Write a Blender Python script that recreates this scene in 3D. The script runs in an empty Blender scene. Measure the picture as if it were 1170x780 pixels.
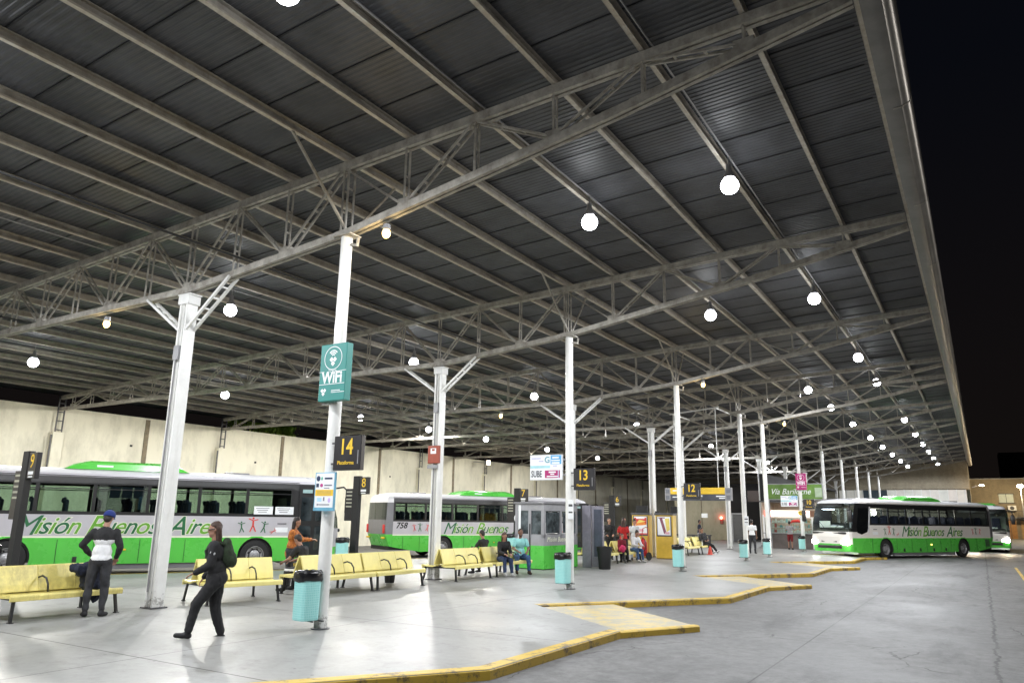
import bpy, bmesh, math, random
from mathutils import Vector, Matrix, Euler
random.seed(7)
PI=math.pi
sc=bpy.context.scene
C=sc.collection
R=math.radians
V=Vector
# ------------------------------------------------------------------ helpers
def link(o,parent=None):
    C.objects.link(o)
    if parent is not None: o.parent=parent
    return o
class MB:
    def __init__(s): s.v=[];s.f=[];s.m=[]
    def add(s,vs,fs,m=0,M=None):
        n=len(s.v)
        for p in vs:
            p=V(p)
            if M is not None: p=M@p
            s.v.append(tuple(p))
        for i,f in enumerate(fs):
            s.f.append(tuple(n+j for j in f)); s.m.append(m[i] if isinstance(m,(list,tuple)) else m)
        return s
    def box(s,c,d,m=0,M=None,rz=0):
        x,y,z=[k/2 for k in d]
        vs=[V((sx*x,sy*y,sz*z)) for sx in(-1,1) for sy in(-1,1) for sz in(-1,1)]
        if rz: vs=[Matrix.Rotation(rz,3,'Z')@p for p in vs]
        vs=[p+V(c) for p in vs]
        s.add(vs,[(0,1,3,2),(4,6,7,5),(0,4,5,1),(2,3,7,6),(0,2,6,4),(1,5,7,3)],m,M); return s
    def rbox(s,c,d,b,m=0,M=None,seg=2):
        bm=bmesh.new(); bmesh.ops.create_cube(bm,size=1)
        bmesh.ops.scale(bm,vec=V(d),verts=bm.verts)
        bmesh.ops.bevel(bm,geom=bm.edges[:],offset=b,segments=seg,affect='EDGES',profile=.5)
        bmesh.ops.translate(bm,vec=V(c),verts=bm.verts)
        s.bm(bm,m,M); return s
    def bm(s,bm,m=0,M=None):
        bm.verts.ensure_lookup_table()
        vs=[v.co.copy() for v in bm.verts]; fs=[[v.index for v in f.verts] for f in bm.faces]
        bm.free(); s.add(vs,fs,m,M); return s
    def bar(s,a,b,w,h,m=0,up=V((0,0,1)),M=None):
        a=V(a);b=V(b); d=(b-a).normalized()
        if abs(d.dot(up))>.98: up=V((0,1,0))
        sd=d.cross(up).normalized(); u=sd.cross(d)
        vs=[]
        for p in(a,b):
            for q in((-1,-1),(1,-1),(1,1),(-1,1)): vs.append(p+sd*q[0]*w/2+u*q[1]*h/2)
        s.add(vs,[(3,2,1,0),(4,5,6,7),(0,1,5,4),(1,2,6,5),(2,3,7,6),(3,0,4,7)],m,M); return s
    def tube(s,pts,r,n=12,m=0,cap=True,M=None):
        pts=[V(p) for p in pts]; rs=r if isinstance(r,(list,tuple)) else [r]*len(pts)
        vs=[];fs=[]
        pu=None
        for i,p in enumerate(pts):
            d=(pts[min(i+1,len(pts)-1)]-pts[max(i-1,0)]).normalized()
            up=V((0,0,1)) if abs(d.z)<.95 else V((0,1,0))
            if pu is None: sd=d.cross(up).normalized()
            else:
                sd=(pu-d*pu.dot(d)).normalized()
            pu=sd; u=sd.cross(d)
            for k in range(n):
                a=2*PI*k/n; vs.append(p+(sd*math.cos(a)+u*math.sin(a))*rs[i])
        for i in range(len(pts)-1):
            for k in range(n):
                k2=(k+1)%n; fs.append((i*n+k,i*n+k2,(i+1)*n+k2,(i+1)*n+k))
        if cap:
            fs.append(tuple(range(n))[::-1]); fs.append(tuple((len(pts)-1)*n+k for k in range(n)))
        s.add(vs,fs,m,M); return s
    def lathe(s,prof,n=24,m=0,M=None):
        vs=[];fs=[];mm=[]
        for (r,z) in prof:
            for k in range(n):
                a=2*PI*k/n; vs.append((r*math.cos(a),r*math.sin(a),z))
        for i in range(len(prof)-1):
            for k in range(n):
                k2=(k+1)%n; fs.append((i*n+k,i*n+k2,(i+1)*n+k2,(i+1)*n+k))
        s.add(vs,fs,m,M); return s
    def prism(s,poly,z0,z1,m=0,M=None,mt=None,mside=None):
        n=len(poly); vs=[(p[0],p[1],z0) for p in poly]+[(p[0],p[1],z1) for p in poly]
        area=sum(poly[i][0]*poly[(i+1)%n][1]-poly[(i+1)%n][0]*poly[i][1] for i in range(n))
        fs=[tuple(range(n))[::-1],tuple(range(n,2*n))]+[(i,(i+1)%n,n+(i+1)%n,n+i) for i in range(n)]
        if area<0: fs=[f[::-1] for f in fs]
        ms=[m,m if mt is None else mt]+[m if mside is None else mside]*n
        s.add(vs,fs,ms,M); return s
    def quad(s,a,b,c,d,m=0,M=None): s.add([a,b,c,d],[(0,1,2,3)],m,M); return s
    def sph(s,c,r,m=0,M=None,u=16,v=10):
        bm=bmesh.new(); bmesh.ops.create_uvsphere(bm,u_segments=u,v_segments=v,radius=1)
        rr=V(r) if isinstance(r,(tuple,list)) else V((r,r,r))
        bmesh.ops.scale(bm,vec=rr,verts=bm.verts); bmesh.ops.translate(bm,vec=V(c),verts=bm.verts)
        return s.bm(bm,m,M)
    def mesh(s,name,mats,smooth=False,bevel=0):
        me=bpy.data.meshes.new(name); me.from_pydata(s.v,[],s.f)
        if not isinstance(mats,(list,tuple)): mats=[mats]
        for m in mats: me.materials.append(m)
        me.polygons.foreach_set('material_index',s.m)
        if smooth: me.polygons.foreach_set('use_smooth',[True]*len(me.polygons))
        me.update(); return me
    def build(s,name,mats,parent=None,smooth=False,loc=None,rz=0,bevel=0,auto=False):
        me=s.mesh(name,mats,smooth or auto)
        o=bpy.data.objects.new(name,me); link(o,parent)
        if auto:
            me.set_sharp_from_angle(angle=R(35))
        if loc is not None: o.location=loc
        o.rotation_euler.z=rz
        if bevel:
            md=o.modifiers.new('b','BEVEL'); md.width=bevel; md.segments=2; md.limit_method='ANGLE'; md.angle_limit=R(40)
        return o
def tag(o,label=None,cat=None,group=None,kind=None):
    if label: o['label']=label
    if cat: o['category']=cat
    if group: o['group']=group
    if kind: o['kind']=kind
    return o
def thing(name,label,cat,loc=(0,0,0),rz=0,group=None):
    o=bpy.data.objects.new(name,None); link(o); o.location=loc; o.rotation_euler=(0,0,rz)
    o.empty_display_size=.2
    return tag(o,label,cat,group)
def copy_tree(o,parent=None):
    c=o.copy(); C.objects.link(c); c.parent=parent
    for ch in list(o.children): copy_tree(ch,c)
    return c
ORD=['first','second','third','fourth','fifth','sixth','seventh','eighth','ninth','tenth','eleventh','twelfth','thirteenth','fourteenth','fifteenth','sixteenth','seventeenth','eighteenth','nineteenth','twentieth','twenty-first','twenty-second','twenty-third','twenty-fourth','twenty-fifth']
TMP=bpy.data.scenes.new('tmp')
def evaluate(o):
    TMP.collection.objects.link(o); vl=TMP.view_layers[0]; vl.update(); dg=vl.depsgraph
    me=bpy.data.meshes.new_from_object(o.evaluated_get(dg)); TMP.collection.objects.unlink(o); return me
# ------------------------------------------------------------------ materials
def nodes(name):
    m=bpy.data.materials.new(name); m.use_nodes=True; nt=m.node_tree
    return m,nt,nt.nodes['Principled BSDF']
def mat(name,col,rough=.5,metal=0,var=.12,scale=6,bump=0,bscale=40,col2=None,dirt=0,spec=None,emit=None,es=0,detail=5,rvar=.1,coat=0,scuff=0):
    m,nt,b=nodes(name); N=nt.nodes; L=nt.links
    c=(*col,1)
    b.inputs['Roughness'].default_value=rough; b.inputs['Metallic'].default_value=metal
    if spec is not None: b.inputs['Specular IOR Level'].default_value=spec
    if coat: b.inputs['Coat Weight'].default_value=coat; b.inputs['Coat Roughness'].default_value=.08
    tc=N.new('ShaderNodeTexCoord')
    nz=N.new('ShaderNodeTexNoise'); nz.inputs['Scale'].default_value=scale; nz.inputs['Detail'].default_value=detail; nz.inputs['Roughness'].default_value=.65
    L.new(tc.outputs['Object'],nz.inputs['Vector'])
    rp=N.new('ShaderNodeValToRGB'); rp.color_ramp.elements[0].position=.3; rp.color_ramp.elements[1].position=.7
    d=col2 if col2 else tuple(k*(1-var*1.6) for k in col)
    rp.color_ramp.elements[0].color=(*d,1)
    rp.color_ramp.elements[1].color=(*(min(1,k*(1+var*.5)) for k in col),1)
    L.new(nz.outputs['Fac'],rp.inputs['Fac'])
    out=rp.outputs['Color']
    if dirt:
        n2=N.new('ShaderNodeTexNoise'); n2.inputs['Scale'].default_value=scale*.35; n2.inputs['Detail'].default_value=9; n2.inputs['Roughness'].default_value=.75
        mp=N.new('ShaderNodeMapping'); mp.inputs['Scale'].default_value=(2.5,2.5,.35); L.new(tc.outputs['Object'],mp.inputs['Vector']); L.new(mp.outputs['Vector'],n2.inputs['Vector'])
        r2=N.new('ShaderNodeValToRGB'); r2.color_ramp.elements[0].position=.52; r2.color_ramp.elements[1].position=.78
        r2.color_ramp.elements[0].color=(0,0,0,1); r2.color_ramp.elements[1].color=(dirt,)*3+(1,)
        L.new(n2.outputs['Fac'],r2.inputs['Fac'])
        mx=N.new('ShaderNodeMixRGB'); L.new(r2.outputs['Color'],mx.inputs['Fac']); L.new(out,mx.inputs['Color1'])
        mx.inputs['Color2'].default_value=(col[0]*.35+.02,col[1]*.3+.015,col[2]*.25+.01,1); out=mx.outputs['Color']
    if scuff:
        sz=N.new('ShaderNodeSeparateXYZ'); L.new(tc.outputs['Object'],sz.inputs[0]); zr=N.new('ShaderNodeMapRange'); zr.inputs['From Max'].default_value=.9; zr.inputs['To Min'].default_value=.75; zr.inputs['To Max'].default_value=.30; L.new(sz.outputs[2],zr.inputs['Value'])
        ns=N.new('ShaderNodeTexNoise'); ns.inputs['Scale'].default_value=9; ns.inputs['Detail'].default_value=9; ns.inputs['Roughness'].default_value=.8; L.new(tc.outputs['Object'],ns.inputs['Vector'])
        lt=N.new('ShaderNodeMath'); lt.operation='LESS_THAN'; L.new(ns.outputs['Fac'],lt.inputs[0]); zm=N.new('ShaderNodeMath'); zm.operation='MULTIPLY'; L.new(zr.outputs[0],zm.inputs[0]); zm.inputs[1].default_value=.68; L.new(zm.outputs[0],lt.inputs[1])
        ms=N.new('ShaderNodeMixRGB'); sm_=N.new('ShaderNodeMath'); sm_.operation='MULTIPLY'; L.new(lt.outputs[0],sm_.inputs[0]); sm_.inputs[1].default_value=.6; L.new(sm_.outputs[0],ms.inputs['Fac']); L.new(out,ms.inputs[1]); ms.inputs[2].default_value=(.16,.14,.12,1); out=ms.outputs[0]
    L.new(out,b.inputs['Base Color'])
    if rvar:
        mr=N.new('ShaderNodeMapRange'); mr.inputs['To Min'].default_value=max(.02,rough-rvar); mr.inputs['To Max'].default_value=min(1,rough+rvar)
        L.new(nz.outputs['Fac'],mr.inputs['Value']); L.new(mr.outputs['Result'],b.inputs['Roughness'])
    if bump:
        n3=N.new('ShaderNodeTexNoise'); n3.inputs['Scale'].default_value=bscale; n3.inputs['Detail'].default_value=4
        L.new(tc.outputs['Object'],n3.inputs['Vector'])
        bp=N.new('ShaderNodeBump'); bp.inputs['Strength'].default_value=bump; bp.inputs['Distance'].default_value=.01
        L.new(n3.outputs['Fac'],bp.inputs['Height']); L.new(bp.outputs['Normal'],b.inputs['Normal'])
    if emit:
        b.inputs['Emission Color'].default_value=(*emit,1); b.inputs['Emission Strength'].default_value=es
    return m
def emis(name,col,s,var=0):
    m,nt,b=nodes(name); b.inputs['Base Color'].default_value=(*(min(.9,k) for k in col),1); b.inputs['Emission Color'].default_value=(*col,1); b.inputs['Emission Strength'].default_value=s
    b.inputs['Roughness'].default_value=.4
    return m
def glass(name,tint=(.6,.68,.66),rough=.02,f=1.0):
    m=bpy.data.materials.new(name); m.use_nodes=True; nt=m.node_tree; N=nt.nodes; L=nt.links; N.clear()
    o=N.new('ShaderNodeOutputMaterial'); t=N.new('ShaderNodeBsdfTransparent'); t.inputs['Color'].default_value=(*tint,1)
    g=N.new('ShaderNodeBsdfGlossy'); g.inputs['Roughness'].default_value=rough; g.inputs['Color'].default_value=(.9,.95,.95,1)
    lw=N.new('ShaderNodeLayerWeight'); pw=N.new('ShaderNodeMath'); pw.operation='POWER'; L.new(lw.outputs['Facing'],pw.inputs[0]); pw.inputs[1].default_value=4.0; fr=N.new('ShaderNodeMath'); fr.operation='MULTIPLY_ADD'; L.new(pw.outputs[0],fr.inputs[0]); fr.inputs[1].default_value=.8; fr.inputs[2].default_value=.045
    mx=N.new('ShaderNodeMixShader'); L.new(fr.outputs[0],mx.inputs['Fac']); L.new(t.outputs['BSDF'],mx.inputs[1]); L.new(g.outputs['BSDF'],mx.inputs[2]); L.new(mx.outputs['Shader'],o.inputs['Surface'])
    return m
M={}
M['white']=mat('white_paint',(.78,.78,.76),.45,var=.06,scale=3,dirt=.3,bump=.05)
M['whitec']=mat('white_column_paint',(.80,.80,.775),.4,var=.07,scale=3,dirt=.5,bump=.05,scuff=1)
M['steel']=mat('dusty_steel_paint',(.46,.44,.395),.6,var=.35,scale=5,dirt=.6,bump=.15,col2=(.24,.22,.19))
M['steel2']=mat('weathered_purlin_paint',(.42,.395,.35),.6,var=.3,scale=4,dirt=.6,bump=.1,col2=(.29,.26,.215))
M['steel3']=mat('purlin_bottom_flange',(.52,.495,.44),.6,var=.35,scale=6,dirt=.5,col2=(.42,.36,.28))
M['sheet']=mat('corrugated_roof_sheet',(.082,.085,.096),.5,metal=.0,var=.35,scale=.9,dirt=.35,rvar=.06)
M['fascia']=mat('rounded_eave_metal',(.20,.195,.185),.38,metal=.3,var=.25,scale=1.2,dirt=.3)
M['black']=mat('black_painted_metal',(.015,.015,.016),.35,var=.2,scale=10)
M['blackm']=mat('matte_black',(.02,.02,.02),.75,var=.2,scale=20)
M['rubber']=mat('rubber',(.018,.018,.018),.8,var=.3,scale=15,bump=.1)
M['green']=mat('bus_green_paint',(.10,.56,.07),.28,var=.04,scale=1.5,coat=.4)
M['silver']=mat('bus_silver_paint',(.53,.515,.55),.32,var=.05,scale=1.5,coat=.3,metal=.1)
M['silver_lit']=mat('bus_silver_paint_lit',(.78,.75,.71),.35,var=.04,scale=1.5,coat=.3)  # lighter copy of the bus silver, missing side light put into the colour
M['buswhite']=mat('bus_roof_white',(.68,.68,.7),.3,var=.06,scale=2,dirt=.15)
M['busgrey']=mat('bus_grey_panel',(.2,.2,.215),.4,var=.1,scale=2,dirt=.15)
M['glass']=glass('tinted_bus_glass',(.70,.78,.73))
M['glassm']=glass('medium_bus_glass',(.78,.82,.82))
M['glassd']=glass('dark_bus_glass',(.42,.46,.46))
M['glassc']=glass('clear_glass',(.85,.9,.9))
M['seatblue']=mat('bus_seat_cloth',(.02,.025,.05),.85,var=.2,scale=20)
M['inter']=mat('bus_interior_plastic',(.12,.13,.12),.6,var=.1)
M['pane_refl']=mat('booth_pane_painted_reflection',(.10,.12,.13),.1,var=.9,scale=2.5)  # opaque booth panes, mottled grey painted in place of reflections
M['boothgrey']=mat('booth_grey_panel',(.33,.33,.35),.4,var=.12,scale=3,dirt=.2)
M['rim']=mat('wheel_rim_metal',(.42,.42,.43),.4,metal=.6,var=.2,scale=15,dirt=.3)
M['red']=mat('red_paint',(.5,.02,.02),.4,var=.15)
M['dgreen']=mat('dark_green_vinyl',(.012,.13,.045),.45,var=.05)
M['lgreen']=mat('lime_green_vinyl',(.13,.36,.03),.45,var=.05)
M['cream']=mat('cream_vinyl',(.8,.82,.65),.5,var=.03)
M['redv']=mat('red_vinyl',(.65,.04,.03),.45,var=.05)
M['yellow']=mat('bench_yellow_fibreglass',(.88,.78,.29),.4,var=.05,scale=4,dirt=.14,bump=.04)
M['yellowd']=mat('bench_yellow_worn',(.76,.66,.22),.4,var=.18,scale=6,dirt=.75,bump=.05)
M['ylsign']=mat('yellow_vinyl',(.85,.55,.03),.5,var=.05)
M['signblk']=mat('dark_sign_panel',(.022,.02,.022),.35,var=.1)
M['teal']=mat('teal_sign_panel',(.02,.23,.205),.4,var=.06,scale=3)
M['pink']=mat('magenta_sign_panel',(.42,.015,.16),.4,var=.06)
M['signw']=mat('white_sign_face',(.82,.84,.86),.45,var=.03)
M['grey']=mat('grey_metal',(.3,.3,.31),.5,var=.1)
M['dgrey']=mat('dark_grey_metal',(.07,.07,.075),.5,var=.15)
M['redbox']=mat('rust_red_box',(.33,.06,.03),.5,var=.15)
M['bag']=mat('black_bin_bag',(.012,.012,.014),.22,var=.2,scale=12,bump=.6,bscale=14)
M['ybox']=mat('yellow_kiosk_paint',(.68,.45,.06),.35,var=.15,scale=2,dirt=.2)
M['skin']=mat('skin',(.36,.19,.13),.55,var=.06)
M['skind']=mat('skin_dark',(.2,.1,.065),.55,var=.06)
M['hair']=mat('dark_hair',(.02,.013,.01),.55,var=.3,scale=40,bump=.4,bscale=120)
M['hairb']=mat('brown_hair',(.055,.024,.014),.55,var=.3,scale=40,bump=.4,bscale=120)
M['lampglow']=emis('lamp_glass_white',(.93,.96,1),26)
M['lampwarm']=emis('lamp_glass_warm',(1,.70,.26),4.5)
M['turq_']=None
def turq():
    m,nt,b=nodes('turquoise_perforated_basket'); N=nt.nodes;L=nt.links
    tc=N.new('ShaderNodeTexCoord'); b.inputs['Roughness'].default_value=.45
    br=N.new('ShaderNodeTexBrick'); br.offset=0; br.inputs['Scale'].default_value=1
    br.inputs['Brick Width'].default_value=.035; br.inputs['Row Height'].default_value=.035; br.inputs['Mortar Size'].default_value=.006
    br.inputs['Color1'].default_value=(.27,.66,.64,1);br.inputs['Color2'].default_value=(.31,.71,.68,1);br.inputs['Mortar'].default_value=(.40,.76,.74,1)
    sp=N.new('ShaderNodeSeparateXYZ'); cb=N.new('ShaderNodeCombineXYZ'); ad=N.new('ShaderNodeMath'); ad.operation='ADD'
    L.new(tc.outputs['Object'],sp.inputs[0]); L.new(sp.outputs[0],ad.inputs[0]); L.new(sp.outputs[1],ad.inputs[1]); L.new(ad.outputs[0],cb.inputs[0]); L.new(sp.outputs[2],cb.inputs[1])
    L.new(cb.outputs[0],br.inputs['Vector']); L.new(br.outputs['Color'],b.inputs['Base Color'])
    return m
M['turq']=turq()
def floor_mat():
    m,nt,b=nodes('polished_concrete_floor'); N=nt.nodes;L=nt.links
    tc=N.new('ShaderNodeTexCoord'); O=tc.outputs['Object']
    def noise(s,d=6,r=.6):
        n=N.new('ShaderNodeTexNoise'); n.inputs['Scale'].default_value=s;n.inputs['Detail'].default_value=d;n.inputs['Roughness'].default_value=r; L.new(O,n.inputs['Vector']); return n.outputs['Fac']
    n1=noise(.35,7,.6); n2=noise(9,6,.7); n3=noise(.5,2,.5)
    r1=N.new('ShaderNodeValToRGB'); e=r1.color_ramp.elements; e[0].position=.3;e[0].color=(.265,.265,.258,1);e[1].position=.72;e[1].color=(.345,.345,.338,1); L.new(n1,r1.inputs['Fac'])
    r2=N.new('ShaderNodeValToRGB'); e=r2.color_ramp.elements; e[0].position=.25;e[0].color=(.86,.855,.84,1);e[1].position=.75;e[1].color=(1.06,1.06,1.06,1); L.new(n2,r2.inputs['Fac'])
    mx=N.new('ShaderNodeMixRGB'); mx.blend_type='MULTIPLY'; mx.inputs['Fac'].default_value=1; L.new(r1.outputs[0],mx.inputs[1]); L.new(r2.outputs[0],mx.inputs[2])
    n4=noise(1.6,12,.82); r4=N.new('ShaderNodeValToRGB'); e=r4.color_ramp.elements; e[0].position=.33;e[0].color=(.55,.54,.52,1);e[1].position=.49;e[1].color=(1,1,1,1); L.new(n4,r4.inputs['Fac'])
    mx4=N.new('ShaderNodeMixRGB'); mx4.blend_type='MULTIPLY'; mx4.inputs['Fac'].default_value=.75; L.new(mx.outputs[0],mx4.inputs[1]); L.new(r4.outputs[0],mx4.inputs[2])
    vo=N.new('ShaderNodeTexVoronoi'); vo.inputs['Scale'].default_value=2.2; L.new(O,vo.inputs['Vector']); vl=N.new('ShaderNodeMath'); vl.operation='LESS_THAN'; L.new(vo.outputs['Distance'],vl.inputs[0]); vl.inputs[1].default_value=.05
    mx5=N.new('ShaderNodeMixRGB'); L.new(vl.outputs[0],mx5.inputs['Fac']); L.new(mx4.outputs[0],mx5.inputs[1]); mx5.inputs[2].default_value=(.13,.125,.12,1); mx=mx5
    # joints
    sp=N.new('ShaderNodeSeparateXYZ'); L.new(O,sp.inputs[0])
    def joint(out,off,per,w):
        a=N.new('ShaderNodeMath');a.operation='SUBTRACT';L.new(out,a.inputs[0]);a.inputs[1].default_value=off-1000*per
        mo=N.new('ShaderNodeMath');mo.operation='MODULO';L.new(a.outputs[0],mo.inputs[0]);mo.inputs[1].default_value=per
        p=N.new('ShaderNodeMath');p.operation='SUBTRACT';L.new(mo.outputs[0],p.inputs[0]);p.inputs[1].default_value=per/2
        ab=N.new('ShaderNodeMath');ab.operation='ABSOLUTE';L.new(p.outputs[0],ab.inputs[0])
        g=N.new('ShaderNodeMath');g.operation='LESS_THAN';L.new(ab.outputs[0],g.inputs[0]);g.inputs[1].default_value=w
        return g.outputs[0]
    j1=joint(sp.outputs[1],10.5-2.186,4.372,.013); j2=joint(sp.outputs[0],-9.23-2.2,4.4,.010)
    mj=N.new('ShaderNodeMath');mj.operation='MAXIMUM';L.new(j1,mj.inputs[0]);L.new(j2,mj.inputs[1])
    m2=N.new('ShaderNodeMixRGB');L.new(mj.outputs[0],m2.inputs['Fac']);L.new(mx.outputs[0],m2.inputs[1]);m2.inputs[2].default_value=(.07,.068,.065,1)
    L.new(m2.outputs[0],b.inputs['Base Color'])
    mr=N.new('ShaderNodeMapRange');mr.inputs['From Min'].default_value=.3;mr.inputs['From Max'].default_value=.7;mr.inputs['To Min'].default_value=.38;mr.inputs['To Max'].default_value=.50;L.new(n3,mr.inputs[0]);L.new(mr.outputs[0],b.inputs['Roughness'])
    bp=N.new('ShaderNodeBump');bp.inputs['Strength'].default_value=.03;bp.inputs['Distance'].default_value=.004;L.new(n2,bp.inputs['Height']);L.new(bp.outputs[0],b.inputs['Normal'])
    b.inputs['Specular IOR Level'].default_value=.22
    return m
M['floor']=floor_mat()
def road_mat():
    m,nt,b=nodes('worn_concrete_road'); N=nt.nodes;L=nt.links
    tc=N.new('ShaderNodeTexCoord'); O=tc.outputs['Object']
    def noise(s,d=6,r=.6,vec=None):
        n=N.new('ShaderNodeTexNoise'); n.inputs['Scale'].default_value=s;n.inputs['Detail'].default_value=d;n.inputs['Roughness'].default_value=r; L.new(vec or O,n.inputs['Vector']); return n.outputs['Fac']
    mp=N.new('ShaderNodeMapping'); mp.inputs['Scale'].default_value=(1,.25,1); mp.inputs['Rotation'].default_value=(0,0,.5); L.new(O,mp.inputs['Vector'])
    n1=noise(.28,9,.7); n2=noise(5,10,.8); n3=noise(.8,8,.7,mp.outputs[0])
    r1=N.new('ShaderNodeValToRGB'); e=r1.color_ramp.elements; e[0].position=.34;e[0].color=(.088,.088,.088,1);e[1].position=.64;e[1].color=(.192,.191,.189,1); L.new(n1,r1.inputs['Fac'])
    r2=N.new('ShaderNodeValToRGB'); e=r2.color_ramp.elements; e[0].position=.32;e[0].color=(.6,.6,.6,1);e[1].position=.62;e[1].color=(1.15,1.15,1.15,1); L.new(n2,r2.inputs['Fac'])
    r3=N.new('ShaderNodeValToRGB'); e=r3.color_ramp.elements; e[0].position=.36;e[0].color=(.42,.42,.43,1);e[1].position=.47;e[1].color=(1,1,1,1); L.new(n3,r3.inputs['Fac'])
    mx=N.new('ShaderNodeMixRGB'); mx.blend_type='MULTIPLY'; mx.inputs['Fac'].default_value=1; L.new(r1.outputs[0],mx.inputs[1]); L.new(r2.outputs[0],mx.inputs[2])
    mx3=N.new('ShaderNodeMixRGB'); mx3.blend_type='MULTIPLY'; mx3.inputs['Fac'].default_value=.8; L.new(mx.outputs[0],mx3.inputs[1]); L.new(r3.outputs[0],mx3.inputs[2])
    sp=N.new('ShaderNodeSeparateXYZ'); L.new(O,sp.inputs[0])
    wn=noise(1.7,6,.8); wob=N.new('ShaderNodeMath'); wob.operation='MULTIPLY_ADD'; L.new(wn,wob.inputs[0]); wob.inputs[1].default_value=.35; wob.inputs[2].default_value=-.175
    def line(out,pos,w,wobble):
        a=N.new('ShaderNodeMath');a.operation='SUBTRACT';L.new(out,a.inputs[0]);a.inputs[1].default_value=pos
        src=a.outputs[0]
        if wobble:
            q=N.new('ShaderNodeMath');q.operation='ADD';L.new(src,q.inputs[0]);L.new(wob.outputs[0],q.inputs[1]);src=q.outputs[0]
        ab=N.new('ShaderNodeMath');ab.operation='ABSOLUTE';L.new(src,ab.inputs[0])
        g=N.new('ShaderNodeMath');g.operation='LESS_THAN';L.new(ab.outputs[0],g.inputs[0]);g.inputs[1].default_value=w; return g.outputs[0]
    ls=[line(sp.outputs[0],-2.62,.012,0),line(sp.outputs[0],-.02,.022,1),line(sp.outputs[1],23.4,.02,0),line(sp.outputs[1],44,.03,0),line(sp.outputs[1],2.4,.015,0)]
    cur=ls[0]
    for l in ls[1:]:
        k=N.new('ShaderNodeMath');k.operation='MAXIMUM';L.new(cur,k.inputs[0]);L.new(l,k.inputs[1]);cur=k.outputs[0]
    vc=N.new('ShaderNodeTexVoronoi'); vc.feature='DISTANCE_TO_EDGE'; vc.inputs['Scale'].default_value=.33
    wv=N.new('ShaderNodeMixRGB'); wv.blend_type='ADD'; wv.inputs['Fac'].default_value=.5; nn_=N.new('ShaderNodeTexNoise'); nn_.inputs['Scale'].default_value=1.5; nn_.inputs['Detail'].default_value=6; L.new(O,nn_.inputs['Vector']); L.new(O,wv.inputs[1]); L.new(nn_.outputs['Color'],wv.inputs[2]); L.new(wv.outputs[0],vc.inputs['Vector'])
    vt=N.new('ShaderNodeMath'); vt.operation='LESS_THAN'; L.new(vc.outputs['Distance'],vt.inputs[0]); vt.inputs[1].default_value=.0035
    vm=N.new('ShaderNodeMath'); vm.operation='MULTIPLY'; L.new(vt.outputs[0],vm.inputs[0]); gt=N.new('ShaderNodeMath'); gt.operation='GREATER_THAN'; L.new(n1,gt.inputs[0]); gt.inputs[1].default_value=.52; L.new(gt.outputs[0],vm.inputs[1])
    vk=N.new('ShaderNodeMath'); vk.operation='MAXIMUM'; L.new(vm.outputs[0],vk.inputs[0]); L.new(cur,vk.inputs[1]); cur=vk.outputs[0]
    m2=N.new('ShaderNodeMixRGB');L.new(cur,m2.inputs['Fac']);L.new(mx3.outputs[0],m2.inputs[1]);m2.inputs[2].default_value=(.05,.05,.05,1)
    L.new(m2.outputs[0],b.inputs['Base Color'])
    mr=N.new('ShaderNodeMapRange');mr.inputs['From Min'].default_value=.35;mr.inputs['From Max'].default_value=.65;mr.inputs['To Min'].default_value=.55;mr.inputs['To Max'].default_value=.75;L.new(n1,mr.inputs[0]);L.new(mr.outputs[0],b.inputs['Roughness'])
    bp=N.new('ShaderNodeBump');bp.inputs['Strength'].default_value=.35;bp.inputs['Distance'].default_value=.02;L.new(n2,bp.inputs['Height']);L.new(bp.outputs[0],b.inputs['Normal'])
    return m
M['road']=road_mat()
def kerb_mat(name,base,worn,t):
    m,nt,b=nodes(name); N=nt.nodes;L=nt.links
    tc=N.new('ShaderNodeTexCoord')
    n=N.new('ShaderNodeTexNoise'); n.inputs['Scale'].default_value=2.6;n.inputs['Detail'].default_value=10;n.inputs['Roughness'].default_value=.8;L.new(tc.outputs['Object'],n.inputs['Vector'])
    r=N.new('ShaderNodeValToRGB'); e=r.color_ramp.elements; e[0].position=t;e[0].color=(*worn,1);e[1].position=t+.09;e[1].color=(*base,1);L.new(n.outputs[0],r.inputs[0])
    L.new(r.outputs[0],b.inputs['Base Color']); b.inputs['Roughness'].default_value=.55
    bp=N.new('ShaderNodeBump');bp.inputs['Strength'].default_value=.4;bp.inputs['Distance'].default_value=.02;L.new(n.outputs[0],bp.inputs['Height']);L.new(bp.outputs[0],b.inputs['Normal'])
    return m
M['kerb']=kerb_mat('worn_yellow_kerb_paint',(.62,.42,.06),(.16,.12,.07),.40)
M['wedge']=kerb_mat('faded_yellow_concrete',(.54,.43,.19),(.38,.35,.27),.46)
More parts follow.
